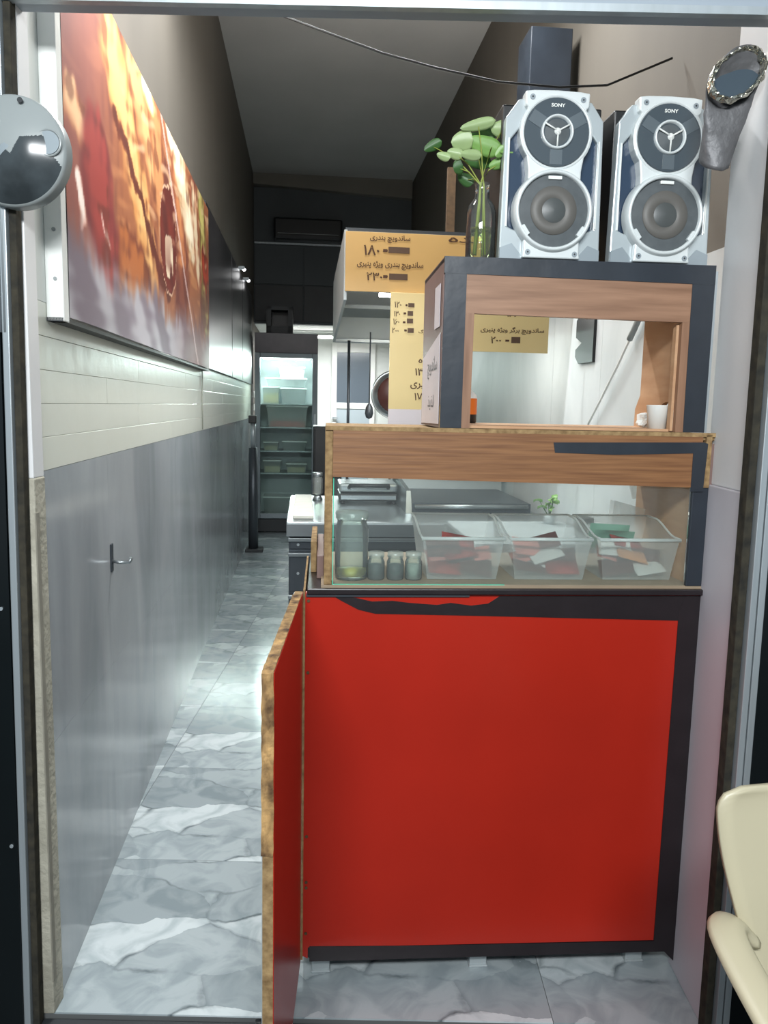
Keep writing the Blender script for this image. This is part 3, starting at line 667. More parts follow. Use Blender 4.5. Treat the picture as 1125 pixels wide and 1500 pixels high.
# three stacking bins: low front, high back, sides sweep up in an S
def bin_mesh():
    b = MB(); hf, hb_, dp, wt, wb_ = 0.100, 0.128, 0.20, 0.094, 0.080
    def top(t): return hf + (hb_-hf)*sst(0.12, 0.75, t)
    b.grid(lambda u, v: (-(wb_+(wt-wb_)*v)+u*2*(wb_+(wt-wb_)*v), 0.012*(1-v), 0.002+v*(hf-0.002)), 8, 8)         # front
    for s_ in (-1, 1):
        b.grid(lambda u, v, s_=s_: (s_*(wb_+(wt+0.003*sst(0.1, .8, u)-wb_)*v), 0.012*(1-v)+u*(dp-0.012*(1-v)), 0.002+v*(top(u)-0.002)), 14, 8)
    b.grid(lambda u, v: (-(wb_+(wt+0.003-wb_)*v)+u*2*(wb_+(wt+0.003-wb_)*v), dp, 0.002+v*(hb_-0.002)), 8, 8)
    b.grid(lambda u, v: (-wb_+2*wb_*u, 0.012+v*(dp-0.012), 0.002), 4, 4)
    return b
bins_l = ['milky plastic bin of dark red sachets beside the spice jars', 'milky plastic bin of pink and brown sachets, middle one of three', 'milky plastic bin holding a green packet and sachets at the tan end panel']
sach = [['sachet_red', 'sachet_red', 'sachet_brown', 'sachet_pink', 'sachet_red', 'sachet_pink', 'sachet_brown', 'sachet_red'],
        ['sachet_brown', 'sachet_white', 'sachet_red', 'sachet_pink', 'sachet_white', 'sachet_brown', 'sachet_pink', 'sachet_brown'],
        ['sachet_brown', 'sachet_orange', 'sachet_white', 'sachet_pink', 'sachet_orange', 'sachet_brown', 'sachet_white', 'sachet_red']]
sl = {'sachet_red': 'dark red sauce sachet', 'sachet_brown': 'brown sauce sachet', 'sachet_pink': 'pink sauce sachet', 'sachet_white': 'white sauce sachet', 'sachet_orange': 'orange sauce sachet'}
where = ['in the bin beside the spice jars', 'in the middle bin', 'in the bin beside the tan panel']
def sachet_mesh(mname, seed):
    r = random.Random(seed)
    b = MB(); ph = r.uniform(0, 6)
    def puff(u, v): return 0.0055*(max(0.0, 1-(2*u-1)**4)*max(0.0, 1-(2*v-1)**2)) * (0.8+0.3*math.sin(9*u+ph))
    b.grid(lambda u, v: ((u-.5)*0.078, (v-.5)*0.05, 0.0005+puff(u, v)), 8, 6)
    b.grid(lambda u, v: ((.5-u)*0.078, (v-.5)*0.05, -0.0005-puff(1-u, v)*0.6), 8, 6)
    return b
bin0 = None
for k, x in enumerate((0.352, 0.556, 0.764)):
    if bin0 is None:
        bin0 = thing('plastic_bin', bins_l[0], 'bin', on_ctr(x, 0.045, CF), CTR.rot, 'plastic sachet bins in the display case')
        bin_mesh().build('tub', M['frost'], bin0)
        rim_mb = MB().tube([(-0.096, -0.002, 0.098), (0.096, -0.002, 0.098)], 0.0042, 8)
        for s_ in (-1, 1):
            rim_mb.tube([(s_*(0.0945+0.003*sst(.1, .8, t)), 0.2*t, 0.100+0.028*sst(0.12, 0.75, t)) for t in [i/14 for i in range(15)]], 0.0026, 6)
        rim_mb.tube([(-0.097, 0.2, 0.128), (0.097, 0.2, 0.128)], 0.0026, 6)
        rim_mb.build('rim', M['rim'], bin0)
    else:
        bb = copy_tree(bin0); bb.location = on_ctr(x, 0.045, CF); bb['label'] = bins_l[k]
    r = random.Random(20+k)
    for q, mk in enumerate(sach[k]):
        s_ = sachet_mesh(mk, q+10*k).build('sauce_sachet', M[mk])
        col, lay = q % 3, q // 3
        s_.location = on_ctr(x + (-0.038+0.038*col), 0.045+0.042+0.02*(q % 2)+0.008*lay, CF + 0.028 + lay*0.021 + (0.008 if col == 1 else 0))
        s_.rotation_euler = (r.uniform(0.3, 0.75), r.uniform(-0.3, 0.3), CTR.rot + r.uniform(-0.3, 0.3))
        tag(s_, sl[mk] + ' ' + ('lowest', 'half buried', 'topmost')[lay] + ' ' + ('at left ', 'at centre ', 'at right ')[col] + where[k], 'sachet', 'sauce sachets ' + where[k])
pk = MB().grid(lambda u, v: ((u-.5)*0.10, 0.012*math.sin(u*PI)*math.sin(v*PI), v*0.05), 10, 8).grid(lambda u, v: ((.5-u)*0.10, 0.016-0.012*math.sin(u*PI)*math.sin(v*PI)+0.02, v*0.05), 10, 8)
o = pk.build('green_packet', M['sachet_green']); o.location = on_ctr(0.735, 0.15, CF+0.058); o.rotation_euler = (0.3, 0.05, CTR.rot)
tag(o, 'puffed grey green packet standing among the sachets nearest the tan end panel', 'packet')
# clear bag standing at the end of the case
bg = MB().grid(lambda u, v: (0.0+0.082*u, 0.010*math.sin(7*u+4*v), v*(0.165-0.022*u)), 12, 12).grid(lambda u, v: (0.082*(1-u), 0.03+0.008*math.sin(5*u+6*v), v*(0.163-0.022*(1-u))), 12, 12)
o = bg.build('plastic_bag', M['frost']); o.location = on_ctr(0.778, 0.265, CF); o.rotation_euler.z = CTR.rot
tag(o, 'upright milky plastic bag behind the bin next to the tan end panel', 'bag')

# ------------------------------------------------------------------ wooden cabinet on the case
CB = B0 + 0.354
cb = thing('wooden_cabinet', 'open-fronted woodgrain cabinet edged in black tape standing on the display case', 'cabinet', (*CTR.world(0.285, 0.02)[:2], CB), CTR.rot)
W, D, HH = 0.60, 0.33, 0.362
MB().prism([(0.0, 0.0), (0.012, 0.0), (0.012, HH), (0.0, HH)], 0.004, D).build('side_panel', M['mauve'], cb)
MB().box(-0.0012, 0.0, 0.0, 0.011, 0.0035, 0.05).build('chipped_edge', M['chip'], cb)
# right side panel with an arched notch at its foot
pts = [(0.013, HH-0.013), (0.013, 0.0)] + [(0.013+0.021, 0.0)] + [(0.034+0.135*t, 0.068*math.sin(PI*(0.08+0.92*t)/1.0)**0.7 if t < 1 else 0.0) for t in [i/10 for i in range(0, 11)]] + [(0.285, 0.0), (0.283, 0.05), (0.255, 0.085), (0.255, HH-0.013)]
rp = MB(); n_ = len(pts)
rp.add([(W-0.050, y, z) for y, z in pts] + [(W-0.038, y, z) for y, z in pts], [tuple(range(n_)), tuple(range(2*n_-1, n_-1, -1))] + [((i+1) % n_, i, n_+i, n_+(i+1) % n_) for i in range(n_)])
rp.build('side_panel', M['tan'], cb, normals=True)
MB().box(0.0, 0.0, HH-0.012, W, D, HH).build('top_panel', M['blue_tape'], cb, bevel=0.002)
MB().box(0.012, 0.02, 0.0, W-0.02, D, 0.006).build('bottom_panel', M['tan'], cb)
cq = lambda px, py: (lambda a: (a[0]-0.285, a[1]-CB))(CTR.xz(px, py, 0.02))
iTL, iTR, iBL, iBR = (0.068, 0.246), (0.531, 0.240), (0.066, 0.0), (0.531, 0.0)
MB().prism([(0.045, iTL[1]), (0.55, iTR[1]), (0.55, 0.325), (0.048, 0.331)], -0.002, 0.012).build('frame_top', M['wood_pink'], cb)
MB().prism([(0.046, 0.0), (0.066, 0.0), (0.068, iTL[1]), (0.045, iTL[1])], -0.002, 0.012).build('frame_side', M['wood_v'], cb)
MB().prism([(0.531, 0.0), (0.553, 0.0), (0.55, iTR[1]), (0.531, iTR[1])], -0.002, 0.012).build('frame_side', M['wood_v'], cb)
MB().box(0.525, 0.0125, 0.002, 0.531, 0.03, 0.236).build('frame_bead', M['tan'], cb)
MB().prism([(0.0, 0.0), (0.047, 0.0), (0.049, HH), (0.002, HH)], -0.0035, 0.004).build('tape', M['blue_tape'], cb)
MB().prism([(0.549, 0.0), (0.598, 0.0), (0.598, HH), (0.547, HH)], -0.0035, 0.004).build('tape', M['blue_tape'], cb)
MB().prism([(0.0, 0.328), (0.598, 0.322), (0.598, HH+0.001), (0.0, HH+0.001)], -0.004, 0.003).build('tape', M['blue_tape'], cb)
MB().box(0.599, 0.002, 0.0, 0.606, 0.06, HH-0.01).build('edge_trim', M['alu'], cb)
# paper notes stuck on the left side of the cabinet
pn = thing('paper_note', 'white handwritten paper stuck on the left side of the wooden cabinet', 'note', (*CTR.world(0.2838, 0.02)[:2], CB), CTR.rot)
pg = MB().add([(-0.001, 0.012, 0.008), (-0.001, 0.31, 0.004), (-0.001, 0.31, 0.165), (-0.001, 0.02, 0.205), (0.0, 0.012, 0.008), (0.0, 0.31, 0.004), (0.0, 0.31, 0.165), (0.0, 0.02, 0.205)],
              [(0,1,2,3),(7,6,5,4),(0,4,5,1),(1,5,6,2),(2,6,7,3),(3,7,4,0)])
pg.build('sheet', M['paper'], pn)
tm = Matrix(((0, 1, 0, 0), (-1, 0, 0, 0.315), (0, 0, 1, 0), (0, 0, 0, 1)))       # writing faces -x
lettering('ساندویچ', M['ink_grey'], pn, 0.10, 0.26, 0.135, 0.05, -0.0016, 0.0, Matrix(((0, 1, 0, 0), (-1, 0, 0, 0.31), (0, 0, 1, 0), (0, 0, 0, 1))))
lettering('لذیذ', M['ink_grey'], pn, 0.12, 0.22, 0.055, 0.035, -0.0016, 0.0, Matrix(((0, 1, 0, 0), (-1, 0, 0, 0.31), (0, 0, 1, 0), (0, 0, 0, 1))))
o = MB().box(-0.001, 0.035, 0.22, 0.0, 0.115, 0.312).build('paper_strip', M['paper'], loc=(*CTR.world(0.2838, 0.02)[:2], CB), rot=CTR.rot)
tag(o, 'narrow white paper strip high on the left side of the wooden cabinet', 'note')
# cup, crumpled tissue, sauce bottle in and behind the cabinet
cup = thing('paper_cup', 'plain white paper cup in the right corner of the wooden cabinet', 'cup', on_ctr(0.798, 0.075, CB+0.006), CTR.rot)
MB().lathe([(0.0, 0.001), (0.021, 0.0), (0.0255, 0.052), (0.0262, 0.0535), (0.0245, 0.0535), (0.020, 0.004), (0.0, 0.004)], n=24).build('wall', M['white_gloss'], cup)
ts = MB().grid(lambda u, v: ((0.03*math.sin(PI*v)*(0.7+.5*noise.noise((math.cos(2*PI*u)*1.5, math.sin(2*PI*u)*1.5, v*3))))*math.cos(2*PI*u), (0.03*math.sin(PI*v)*(0.7+.5*noise.noise((math.cos(2*PI*u)*1.5, math.sin(2*PI*u)*1.5, v*3))))*math.sin(2*PI*u), 0.018-0.018*math.cos(PI*v)), 16, 8, smooth=False)
o = ts.build('crumpled_tissue', M['white_gloss']); o.location = on_ctr(0.802, 0.155, CB+0.006); tag(o, 'crumpled white tissue behind the paper cup', 'tissue')
ob = thing('sauce_bottle', 'orange-labelled sauce bottle with black foot at the left edge of the cabinet opening', 'bottle', on_ctr(0.390, 0.29, CB+0.006), CTR.rot)
MB().lathe([(0.0, 0.0), (0.026, 0.0), (0.028, 0.004), (0.028, 0.022)], n=18).build('foot', M['black'], ob)
MB().lathe([(0.028, 0.022), (0.0285, 0.024), (0.0285, 0.060), (0.028, 0.062)], n=18).build('label_band', M['orange'], ob)
MB().lathe([(0.028, 0.062), (0.026, 0.07), (0.012, 0.085), (0.011, 0.10), (0.0, 0.101)], n=18).build('neck', M['white_gloss'], ob)

# ------------------------------------------------------------------ speakers
ST = CB + HH + 0.001
def circ(cx, cz, r, a0, a1, n): return [(cx+r*math.cos(math.radians(a0+(a1-a0)*i/n)), cz+r*math.sin(math.radians(a0+(a1-a0)*i/n))) for i in range(n+1)]
def make_speaker(label, loc):
    s_ = thing('loudspeaker', label, 'speaker', loc, CTR.rot, 'pair of silver loudspeakers')
    MB().box(-0.110, 0.03, 0.0, 0.110, 0.23, 0.335).build('cabinet', M['black'], s_, bevel=0.004)
    # faceted silver surround: outline with chamfered shoulders, cut by two dark side windows
    f = MB()
    for sg in (-1, 1):
        P = lambda x, z: (sg*x, z)
        f.prism([P(0.112, 0.004), P(0.112, 0.018), P(0.107, 0.300), P(0.080, 0.338), P(0.055, 0.342), P(0.060, 0.300), P(0.096, 0.255), P(0.096, 0.075), P(0.06, 0.06), P(0.06, 0.004)], 0.006, 0.035)
    f.box(-0.06, 0.01, 0.004, 0.06, 0.035, 0.06)
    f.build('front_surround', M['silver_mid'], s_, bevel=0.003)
    for sg in (-1, 1):
        b = MB().prism([(sg*0.097, 0.07), (sg*0.097, 0.257), (sg*0.06, 0.30), (sg*0.05, 0.28), (sg*0.05, 0.06)], 0.018, 0.03)
        b.build('side_window', M['navy'], s_)
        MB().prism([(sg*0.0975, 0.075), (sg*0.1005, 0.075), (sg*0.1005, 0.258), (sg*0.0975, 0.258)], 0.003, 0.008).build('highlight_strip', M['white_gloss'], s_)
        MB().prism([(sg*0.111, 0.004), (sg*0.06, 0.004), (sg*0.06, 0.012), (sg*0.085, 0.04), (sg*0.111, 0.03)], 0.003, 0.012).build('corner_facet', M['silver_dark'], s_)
    # raised centre plate: outline widens round the tweeter, narrows at the waist, ends in a foot
    tw, wf = (0.0, 0.268), (0.0, 0.107)
    R_ = [(0.070, 0.350), (0.069, 0.322)] + circ(*tw, 0.0795, 38, -38, 8) + [(0.058, 0.19)] + [(0.058, 0.16)] + [(0.062, 0.02), (0.064, 0.008)]
    pl = R_ + [(-x, z) for x, z in reversed(R_)]
    top = [( -0.05, 0.3525), (0.0, 0.354), (0.05, 0.3525)]
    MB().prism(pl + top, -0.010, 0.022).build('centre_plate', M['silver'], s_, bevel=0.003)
    # tweeter: tinted cover with three arms, ring, three spokes
    MB().cyl((tw[0], -0.0105, tw[1]), 0.071, 0.003, 'y', 48, 0.069).build('tweeter_cover', M['lens'], s_)
    MB().lathe([(0.0715, 0.0), (0.074, 0.003), (0.0765, 0.0)], (tw[0], -0.010, tw[1]), 'y', 48).build('tweeter_rim', M['silver'], s_)
    for a in (30, 150, 270):
        ar = math.radians(a); ca, sa = math.cos(ar), math.sin(ar)
        q = MB(); pp = [(tw[0]+ca*r_-sa*w_, tw[1]+sa*r_+ca*w_) for r_, w_ in ((0.035, -0.013), (0.066, -0.013), (0.066, 0.013), (0.035, 0.013))]
        q.prism(pp, -0.0145, -0.013).build('cover_arm', M['lens_light'], s_)
    MB().lathe([(0.029, 0.0), (0.0305, 0.006), (0.033, 0.008), (0.035, 0.005), (0.0355, 0.0)], (tw[0], -0.0135, tw[1]), 'y', 40).build('tweeter_ring', M['silver'], s_)
    MB().lathe([(0.0, 0.006), (0.012, 0.005), (0.027, 0.0)], (tw[0], -0.0138, tw[1]), 'y', 32).build('tweeter_dome', M['cone'], s_)
    sp = MB()
    for a in (30, 150, 270):
        ar = math.radians(a); sp.tube([(tw[0]+math.cos(ar)*0.004, -0.0215, tw[1]+math.sin(ar)*0.004), (tw[0]+math.cos(ar)*0.031, -0.019, tw[1]+math.sin(ar)*0.031)], 0.0018, 8)
    sp.lathe([(0.0, 0.003), (0.006, 0.001), (0.008, -0.003)], (tw[0], -0.021, tw[1]), 'y', 16).build('tweeter_spokes', M['white_gloss'], s_)
    lettering('SONY', M['white_gloss'], s_, -0.015, 0.015, 0.322, 0.0075, -0.0142, 0.03)
    # woofer: ring, dark mesh, tan cone, cap
    MB().lathe([(0.076, 0.0), (0.0765, 0.010), (0.080, 0.014), (0.0845, 0.010), (0.087, 0.0), (0.088, -0.02)], (wf[0], -0.008, wf[1]), 'y', 56).build('woofer_ring', M['silver'], s_)
    MB().lathe([(0.077, 0.0), (0.05, 0.003), (0.0, 0.004)], (wf[0], -0.0115, wf[1]), 'y', 48).build('woofer_mesh', M['cone'], s_)
    MB().lathe([(0.051, 0.0), (0.050, 0.0022), (0.026, 0.001), (0.025, 0.0)], (wf[0], -0.0148, wf[1]), 'y', 40).build('woofer_cone', M['cone_tan'], s_)
    MB().lathe([(0.026, 0.0005), (0.018, 0.003), (0.0, 0.004)], (wf[0], -0.0155, wf[1]), 'y', 32).build('dust_cap', M['cone_cap'], s_)
    MB().box(-0.015, -0.0175, wf[1]+0.064, 0.015, -0.012, wf[1]+0.071).build('badge', M['white_gloss'], s_, bevel=0.001)
    for a in (215, 325):
        ar = math.radians(a); MB().prism([(wf[0]+math.cos(ar+d_)*r_, wf[1]+math.sin(ar+d_)*r_) for d_, r_ in ((-0.16, 0.071), (-0.16, 0.079), (0.16, 0.079), (0.16, 0.071))], -0.0205, -0.010).build('grille_tab', M['silver'], s_, bevel=0.001)
    for x, z in ((-0.055, 0.338), (0.055, 0.336), (-0.052, 0.020), (0.052, 0.018)):
        c_ = MB().cyl((x, -0.010, z), 0.0058, 0.0015, 'y', 16).build('screw', M['silver_dark'], s_)
        MB().cyl((x, -0.0115, z), 0.002, 0.0008, 'y', 6).build('socket', M['dark'], c_)
    MB().box(-0.10, 0.02, -0.0005, 0.10, 0.20, 0.003).build('base', M['black'], s_)
    return s_
sp1 = make_speaker('silver loudspeaker with two round drivers next to the plant vase on the cabinet', on_ctr(0.522, 0.055, ST))
sp2 = copy_tree(sp1); sp2.location = on_ctr(0.770, 0.055, ST); sp2['label'] = 'silver loudspeaker with two round drivers next to the foil duct on the cabinet'

# ------------------------------------------------------------------ vase and plant
vs_ = thing('glass_vase', 'clear glass bottle vase half full of water beside the loudspeaker', 'vase', on_ctr(0.376, 0.10, ST), CTR.rot)
MB().lathe([(0.0, 0.0), (0.031, 0.0), (0.033, 0.004), (0.033, 0.108), (0.029, 0.124), (0.017, 0.140), (0.0155, 0.165), (0.0175, 0.172)], n=28).build('glass', M['glass'], vs_)
MB().lathe([(0.0, 0.0045), (0.0305, 0.0065), (0.0305, 0.075), (0.0, 0.075)], n=24).build('water', M['water'], vs_)
pt = thing('pothos_plant', 'leafy green cuttings growing out of the glass bottle vase', 'plant', on_ctr(0.376, 0.10, ST+0.02), CTR.rot)
LV = [((700,182), 44, 15, 'leaf_pale', 0.25, 0.1), ((677,206), 26, 26, 'leaf_pale', 0.1, 0.5), ((735,188), 27, 22, 'leaf_pale', 0.0, 0.2), ((709,212), 44, 24, 'leaf', -0.25, 0.0),
      ((667,224), 20, 15, 'leaf_pale', -0.2, 0.2), ((650,228), 17, 11, 'leaf_pale', -0.3, 0.3), ((634,213), 24, 14, 'leaf_dark', 0.5, 0.2), ((733,222), 15, 14, 'leaf', 0.8, 0.3), ((727,240), 18, 14, 'leaf', 0.3, 0.5),
      ((690,226), 26, 14, 'leaf_pale', 0.0, -0.2), ((671,244), 12, 20, 'leaf_dark', 0.3, 0.3), ((742,223), 16, 5, 'leaf', 0.0, 0.1), ((690,205), 40, 18, 'leaf_dark', 0.2, -0.3), ((700,236), 34, 18, 'leaf_dark', -0.1, 0.3), ((682,262), 22, 16, 'leaf_dark', -0.5, 0.2), ((714,196), 22, 20, 'leaf_dark', -0.6, 0.3)]
rr_ = random.Random(5)
stems = MB()
for k, (p, w_, h_, mk, an_, cu) in enumerate(LV):
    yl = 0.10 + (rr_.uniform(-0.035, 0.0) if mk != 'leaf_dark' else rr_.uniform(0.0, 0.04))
    x, z = CTR.xz(*p, yl); x -= 0.376; z -= ST+0.02; y = yl-0.10
    sx, sz = w_*0.00152*1.2, h_*0.00152*1.35
    ca, sa = math.cos(an_), math.sin(an_)
    def leaf(u, v, sx=sx, sz=sz, ca=ca, sa=sa, x=x, y=y, z=z, cu=cu):
        s_ = 2*u-1; half = (1-abs(s_)**2.2)**0.5*(0.78+0.22*s_) if abs(s_) < 1 else 0.0     # heart-ish blade, tip at s = -1
        lx, lz = s_*sx/2, (2*v-1)*half*sz/2
        ly = -cu*0.012*s_ + 0.006*abs(2*v-1)*half - 0.25*lz
        return (x+ca*lx-sa*lz, y+ly, z+sa*lx+ca*lz)
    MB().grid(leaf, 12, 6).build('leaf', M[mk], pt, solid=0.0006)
    px_ = rr_.uniform(-0.007, 0.007); 
    if k % 2 == 0: stems.tube([(px_*2, rr_.uniform(-0.01, .01), 0.0), (px_, 0, 0.11), (px_*0.7, 0.0, 0.15), ((x+px_)/2, y*0.5, 0.16+(z-0.16)*0.6), (x+0.002, y+0.003, z-0.002)], [0.0022, 0.002, 0.0018, 0.0013, 0.001], 6)
stems.build('stems', M['stem'], pt)

# ------------------------------------------------------------------ foil duct by the right reveal
fd = thing('foil_duct', 'flexible duct with a torn shiny foil mouth beside the loudspeaker near the doorway', 'duct', (0.672, 1.655, 2.005))
dp = MB()
def duct(u, v):
    a = 2*PI*u; t = v
    cx, cy, cz = -0.012*t, 0.028*t + 0.02*t, -0.15*t
    rx, rz = 0.055*(1-t)+0.028*t, 0.050*(1-t)+0.022*t
    k = 1+0.08*noise.noise((math.cos(a)*2, math.sin(a)*2, t*7))
    tilt = -0.05*math.sin(a)*(1-t)
    return (cx+rx*k*math.cos(a), cy+tilt*0.3+0.03*math.sin(a)*t, cz+rz*k*math.sin(a)+0.018*math.cos(a)*(1-t))
dp.grid(duct, 36, 14); dp.build('hose', M['duct'], fd, solid=0.002)
fm = MB()
def mouth(u, v):
    a = 2*PI*u; k = 1+0.10*noise.noise((math.cos(a)*4, math.sin(a)*4, v*6+2))
    r_ = 0.80+0.24*v
    return (0.055*r_*k*math.cos(a), -0.006-0.012*math.sin(PI*v)+0.008*noise.noise((math.cos(a)*5, math.sin(a)*5, v*4)), 0.048*r_*k*math.sin(a)+0.018*math.cos(a)*r_)
fm.grid(mouth, 48, 6, smooth=False); fm.build('foil_mouth', M['foil'], fd)
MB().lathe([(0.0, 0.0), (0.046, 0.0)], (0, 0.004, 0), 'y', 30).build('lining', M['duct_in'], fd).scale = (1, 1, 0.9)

# ------------------------------------------------------------------ round cap on the left door frame
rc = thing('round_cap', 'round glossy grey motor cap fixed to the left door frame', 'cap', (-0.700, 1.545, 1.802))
RC = 0.100
def inside(pt, poly):
    r = False; n = len(poly)
    for i in range(n):
        (x1, y1), (x2, y2) = poly[i], poly[i-1]
        if (y1 > pt[1]) != (y2 > pt[1]) and pt[0] < (x2-x1)*(pt[1]-y1)/(y2-y1)+x1: r = not r
    return r
MB().lathe([(RC, -0.02), (RC, 0.004), (RC*0.985, 0.010), (RC*0.955, 0.012)], (0, 0, 0), 'y', 64).build('rim', M['grey_plastic'], rc)
dark_reflection_poly = circ(0, 0, RC*0.96, -186, -17, 40)+[(0.075, -0.004), (0.064, 0.024), (0.024, 0.019), (0.007, -0.011), (-0.027, 0.016)]  # zone of the face painted dark as a street reflection
glint_poly = [(-0.075, -0.055), (-0.055, -0.066), (-0.02, -0.022), (0.006, 0.002), (-0.004, 0.008), (-0.03, -0.012), (-0.055, -0.035)]  # paler band painted in as a glint
dm = MB(); NA, NR = 180, 56
for j in range(NR+1):
    r_ = RC*0.955*j/NR
    for i in range(NA):
        a_2 = 2*PI*i/NA; dm.v.append((r_*math.cos(a_2), -0.034+0.022*(j/NR)**2.2, r_*math.sin(a_2)))
for j in range(NR):
    for i in range(NA):
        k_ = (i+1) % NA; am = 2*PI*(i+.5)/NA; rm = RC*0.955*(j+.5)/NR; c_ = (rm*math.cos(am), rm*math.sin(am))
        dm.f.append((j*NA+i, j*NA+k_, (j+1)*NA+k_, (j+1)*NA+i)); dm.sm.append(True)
        dm.mi.append(2 if inside(c_, glint_poly) else 1 if inside(c_, dark_reflection_poly) else 0)
dm.build('face', [M['grey_plastic'], M['cap_reflection'], M['silver_dark']], rc)
MB().lathe([(0.021, 0.0), (0.023, 0.003), (0.025, 0.0)], (0.072, -0.022, 0.012), 'y', 24).build('recess_ring', M['grey_plastic'], rc)
MB().cyl((0.072, -0.0225, 0.012), 0.0205, 0.001, 'y', 24).build('recess', M['silver_dark'], rc)
for x, z in ((0.024, 0.084), (-0.03, 0.03)):
    MB().cyl((x, -0.021 if z > .05 else -0.03, z), 0.005, 0.004, 'y', 12).build('screw', M['dark'], rc)

# ------------------------------------------------------------------ plastic chair outside, bottom right
ch = thing('plastic_chair', 'beige moulded plastic armchair standing outside the doorway by the folded door', 'chair', (0.735, 1.0, -0.14))
z0 = 0.14      # heights below are above the shop floor; the chair stands on the lower pavement
def back(u, v):
    zz = 0.42+v*0.40; half = 0.175+0.075*sst(0.05, 0.95, v); xx = (2*u-1)*half
    r_ = 0.035
    if zz > 0.82-r_:
        dz = zz-(0.82-r_); xx = (2*u-1)*(half-r_+math.sqrt(max(0, r_*r_-dz*dz)))
    return (xx, 0.02+0.05*v + 0.03*(1-(2*u-1)**2), zz+z0)
bk = MB(); bk.grid(back, 20, 40)
bk.build('backrest', M['beige'], ch, solid=0.008)
MB().grid(lambda u, v: ((2*u-1)*0.225, 0.05-v*0.46, 0.42+z0-0.02*math.sin(PI*u)*math.sin(PI*v)+(-0.03*max(0, v-0.85)/0.15)), 14, 14).build('seat', M['beige'], ch, solid=0.01)
for sg in (-1, 1):
    path = [(sg*0.195, 0.055, 0.600+z0), (sg*0.225, 0.045, 0.628+z0), (sg*0.248, 0.01, 0.638+z0), (sg*0.256, -0.06, 0.636+z0), (sg*0.258, -0.18, 0.63+z0), (sg*0.252, -0.32, 0.615+z0), (sg*0.245, -0.385, 0.59+z0), (sg*0.242, -0.40, 0.54+z0), (sg*0.235, -0.40, 0.42+z0)]
    def smooth(p):
        out = []
        for i in range(len(p)-1):
            a = Vector(p[max(i-1, 0)]); b = Vector(p[i]); c_ = Vector(p[i+1]); d = Vector(p[min(i+2, len(p)-1)])
            for q in range(4):
                t = q/4; out.append(tuple(0.5*((2*b)+(c_-a)*t+(2*a-5*b+4*c_-d)*t*t+(3*b-a-3*c_+d)*t**3)))
        return out+[p[-1]]
    MB().tube(smooth(path), 0.026, 10, flat=0.42).build('armrest', M['beige'], ch)
    for yy, dy in ((0.045, 0.05), (-0.39, -0.04)):
        lg = MB(); x1 = sg*0.222; x0 = sg*0.262
        lg.hexa([(x0-0.026, yy+dy-0.026, 0.0), (x0+0.026, yy+dy-0.026, 0.0), (x0+0.026, yy+dy+0.026, 0.0), (x0-0.026, yy+dy+0.026, 0.0), (x1-0.03, yy-0.03, 0.44+z0), (x1+0.03, yy-0.03, 0.44+z0), (x1+0.03, yy+0.03, 0.44+z0), (x1-0.03, yy+0.03, 0.44+z0)])
        lg.build('leg', M['beige'], ch, bevel=0.008)

# ------------------------------------------------------------------ kitchen: steel table, worktop, grill, hood, boards
kt = thing('steel_table', 'stainless steel kitchen table with drawers along the right wall behind the counter', 'table', RL, RR)
MB().box(0.48, 1.72, 0.06, 1.15, 2.70, 0.80).build('body', M['steel_dark'], kt)
MB().box(0.47, 1.695, 0.835, 1.66, 2.72, 0.85).build('table_top', M['steel'], kt, bevel=0.003)
MB().box(0.47, 1.692, 0.790, 1.15, 1.715, 0.846).build('top_apron', M['steel'], kt, bevel=0.003)
for q, (za, zb) in enumerate(((0.735, 0.770), (0.55, 0.705), (0.33, 0.52), (0.10, 0.30))):
    d_ = MB().box(0.485, 1.705, za, 1.145, 1.722, zb).build('drawer', M['steel_dark'], kt, bevel=0.002)
    MB().box(0.478, 1.690, zb-0.002, 1.15, 1.708, zb+0.013).build('handle_rail', M['steel'], d_, bevel=0.002)
    for x in (0.52, 1.11): MB().cyl((x, 1.705, (za+zb)/2), 0.006, 0.003, 'y', 10).build('screw', M['alu'], d_)
for x, y in ((0.50, 1.74), (0.50, 2.66), (1.12, 1.74), (1.12, 2.66)):
    MB().box(x, y, 0.0, x+0.03, y+0.03, 0.06).build('leg', M['black'], kt)
sw = thing('steel_worktop', 'pale steel worktop reaching forward along the right wall beside the drawers', 'worktop', RL, RR)
MB().box(1.16, 1.12, 0.845, 1.665, 1.69, 0.862).build('top', M['steel_matt'], sw, bevel=0.002)
MB().box(1.16, 1.12, 0.74, 1.172, 1.69, 0.845).build('apron', M['steel_dark'], sw)
MB().box(1.172, 1.14, 0.74, 1.665, 1.155, 0.845).build('apron', M['steel'], sw)
for x, y in ((1.17, 1.14), (1.63, 1.14), (1.63, 1.65), (1.17, 1.65)): MB().box(x, y, 0, x+0.03, y+0.03, 0.74).build('leg', M['steel'], sw)
# cutting board, small jar
o = MB().box(0.495, 1.80, 0.851, 0.585, 2.62, 0.866).build('cutting_board', M['board_white'], loc=RL, rot=RR, bevel=0.003); tag(o, 'long worn white cutting board on the left edge of the steel table', 'cutting board')
gj = thing('salt_jar', 'small clear jar with metal cap at the far left corner of the steel table', 'jar', wx(0.615, 2.5, 0.851), RR)
MB().lathe([(0.0, 0.03), (0.024, 0.03), (0.026, 0.04), (0.026, 0.115), (0.02, 0.125)], n=16).build('glass', M['jar_glass'], gj)
MB().lathe([(0.02, 0.123), (0.025, 0.125), (0.025, 0.145), (0.0, 0.146)], n=16).build('cap', M['steel'], gj)
MB().lathe([(0.0, 0.0), (0.028, 0.0), (0.015, 0.03), (0.0, 0.031)], n=16).build('foot', M['steel'], gj)
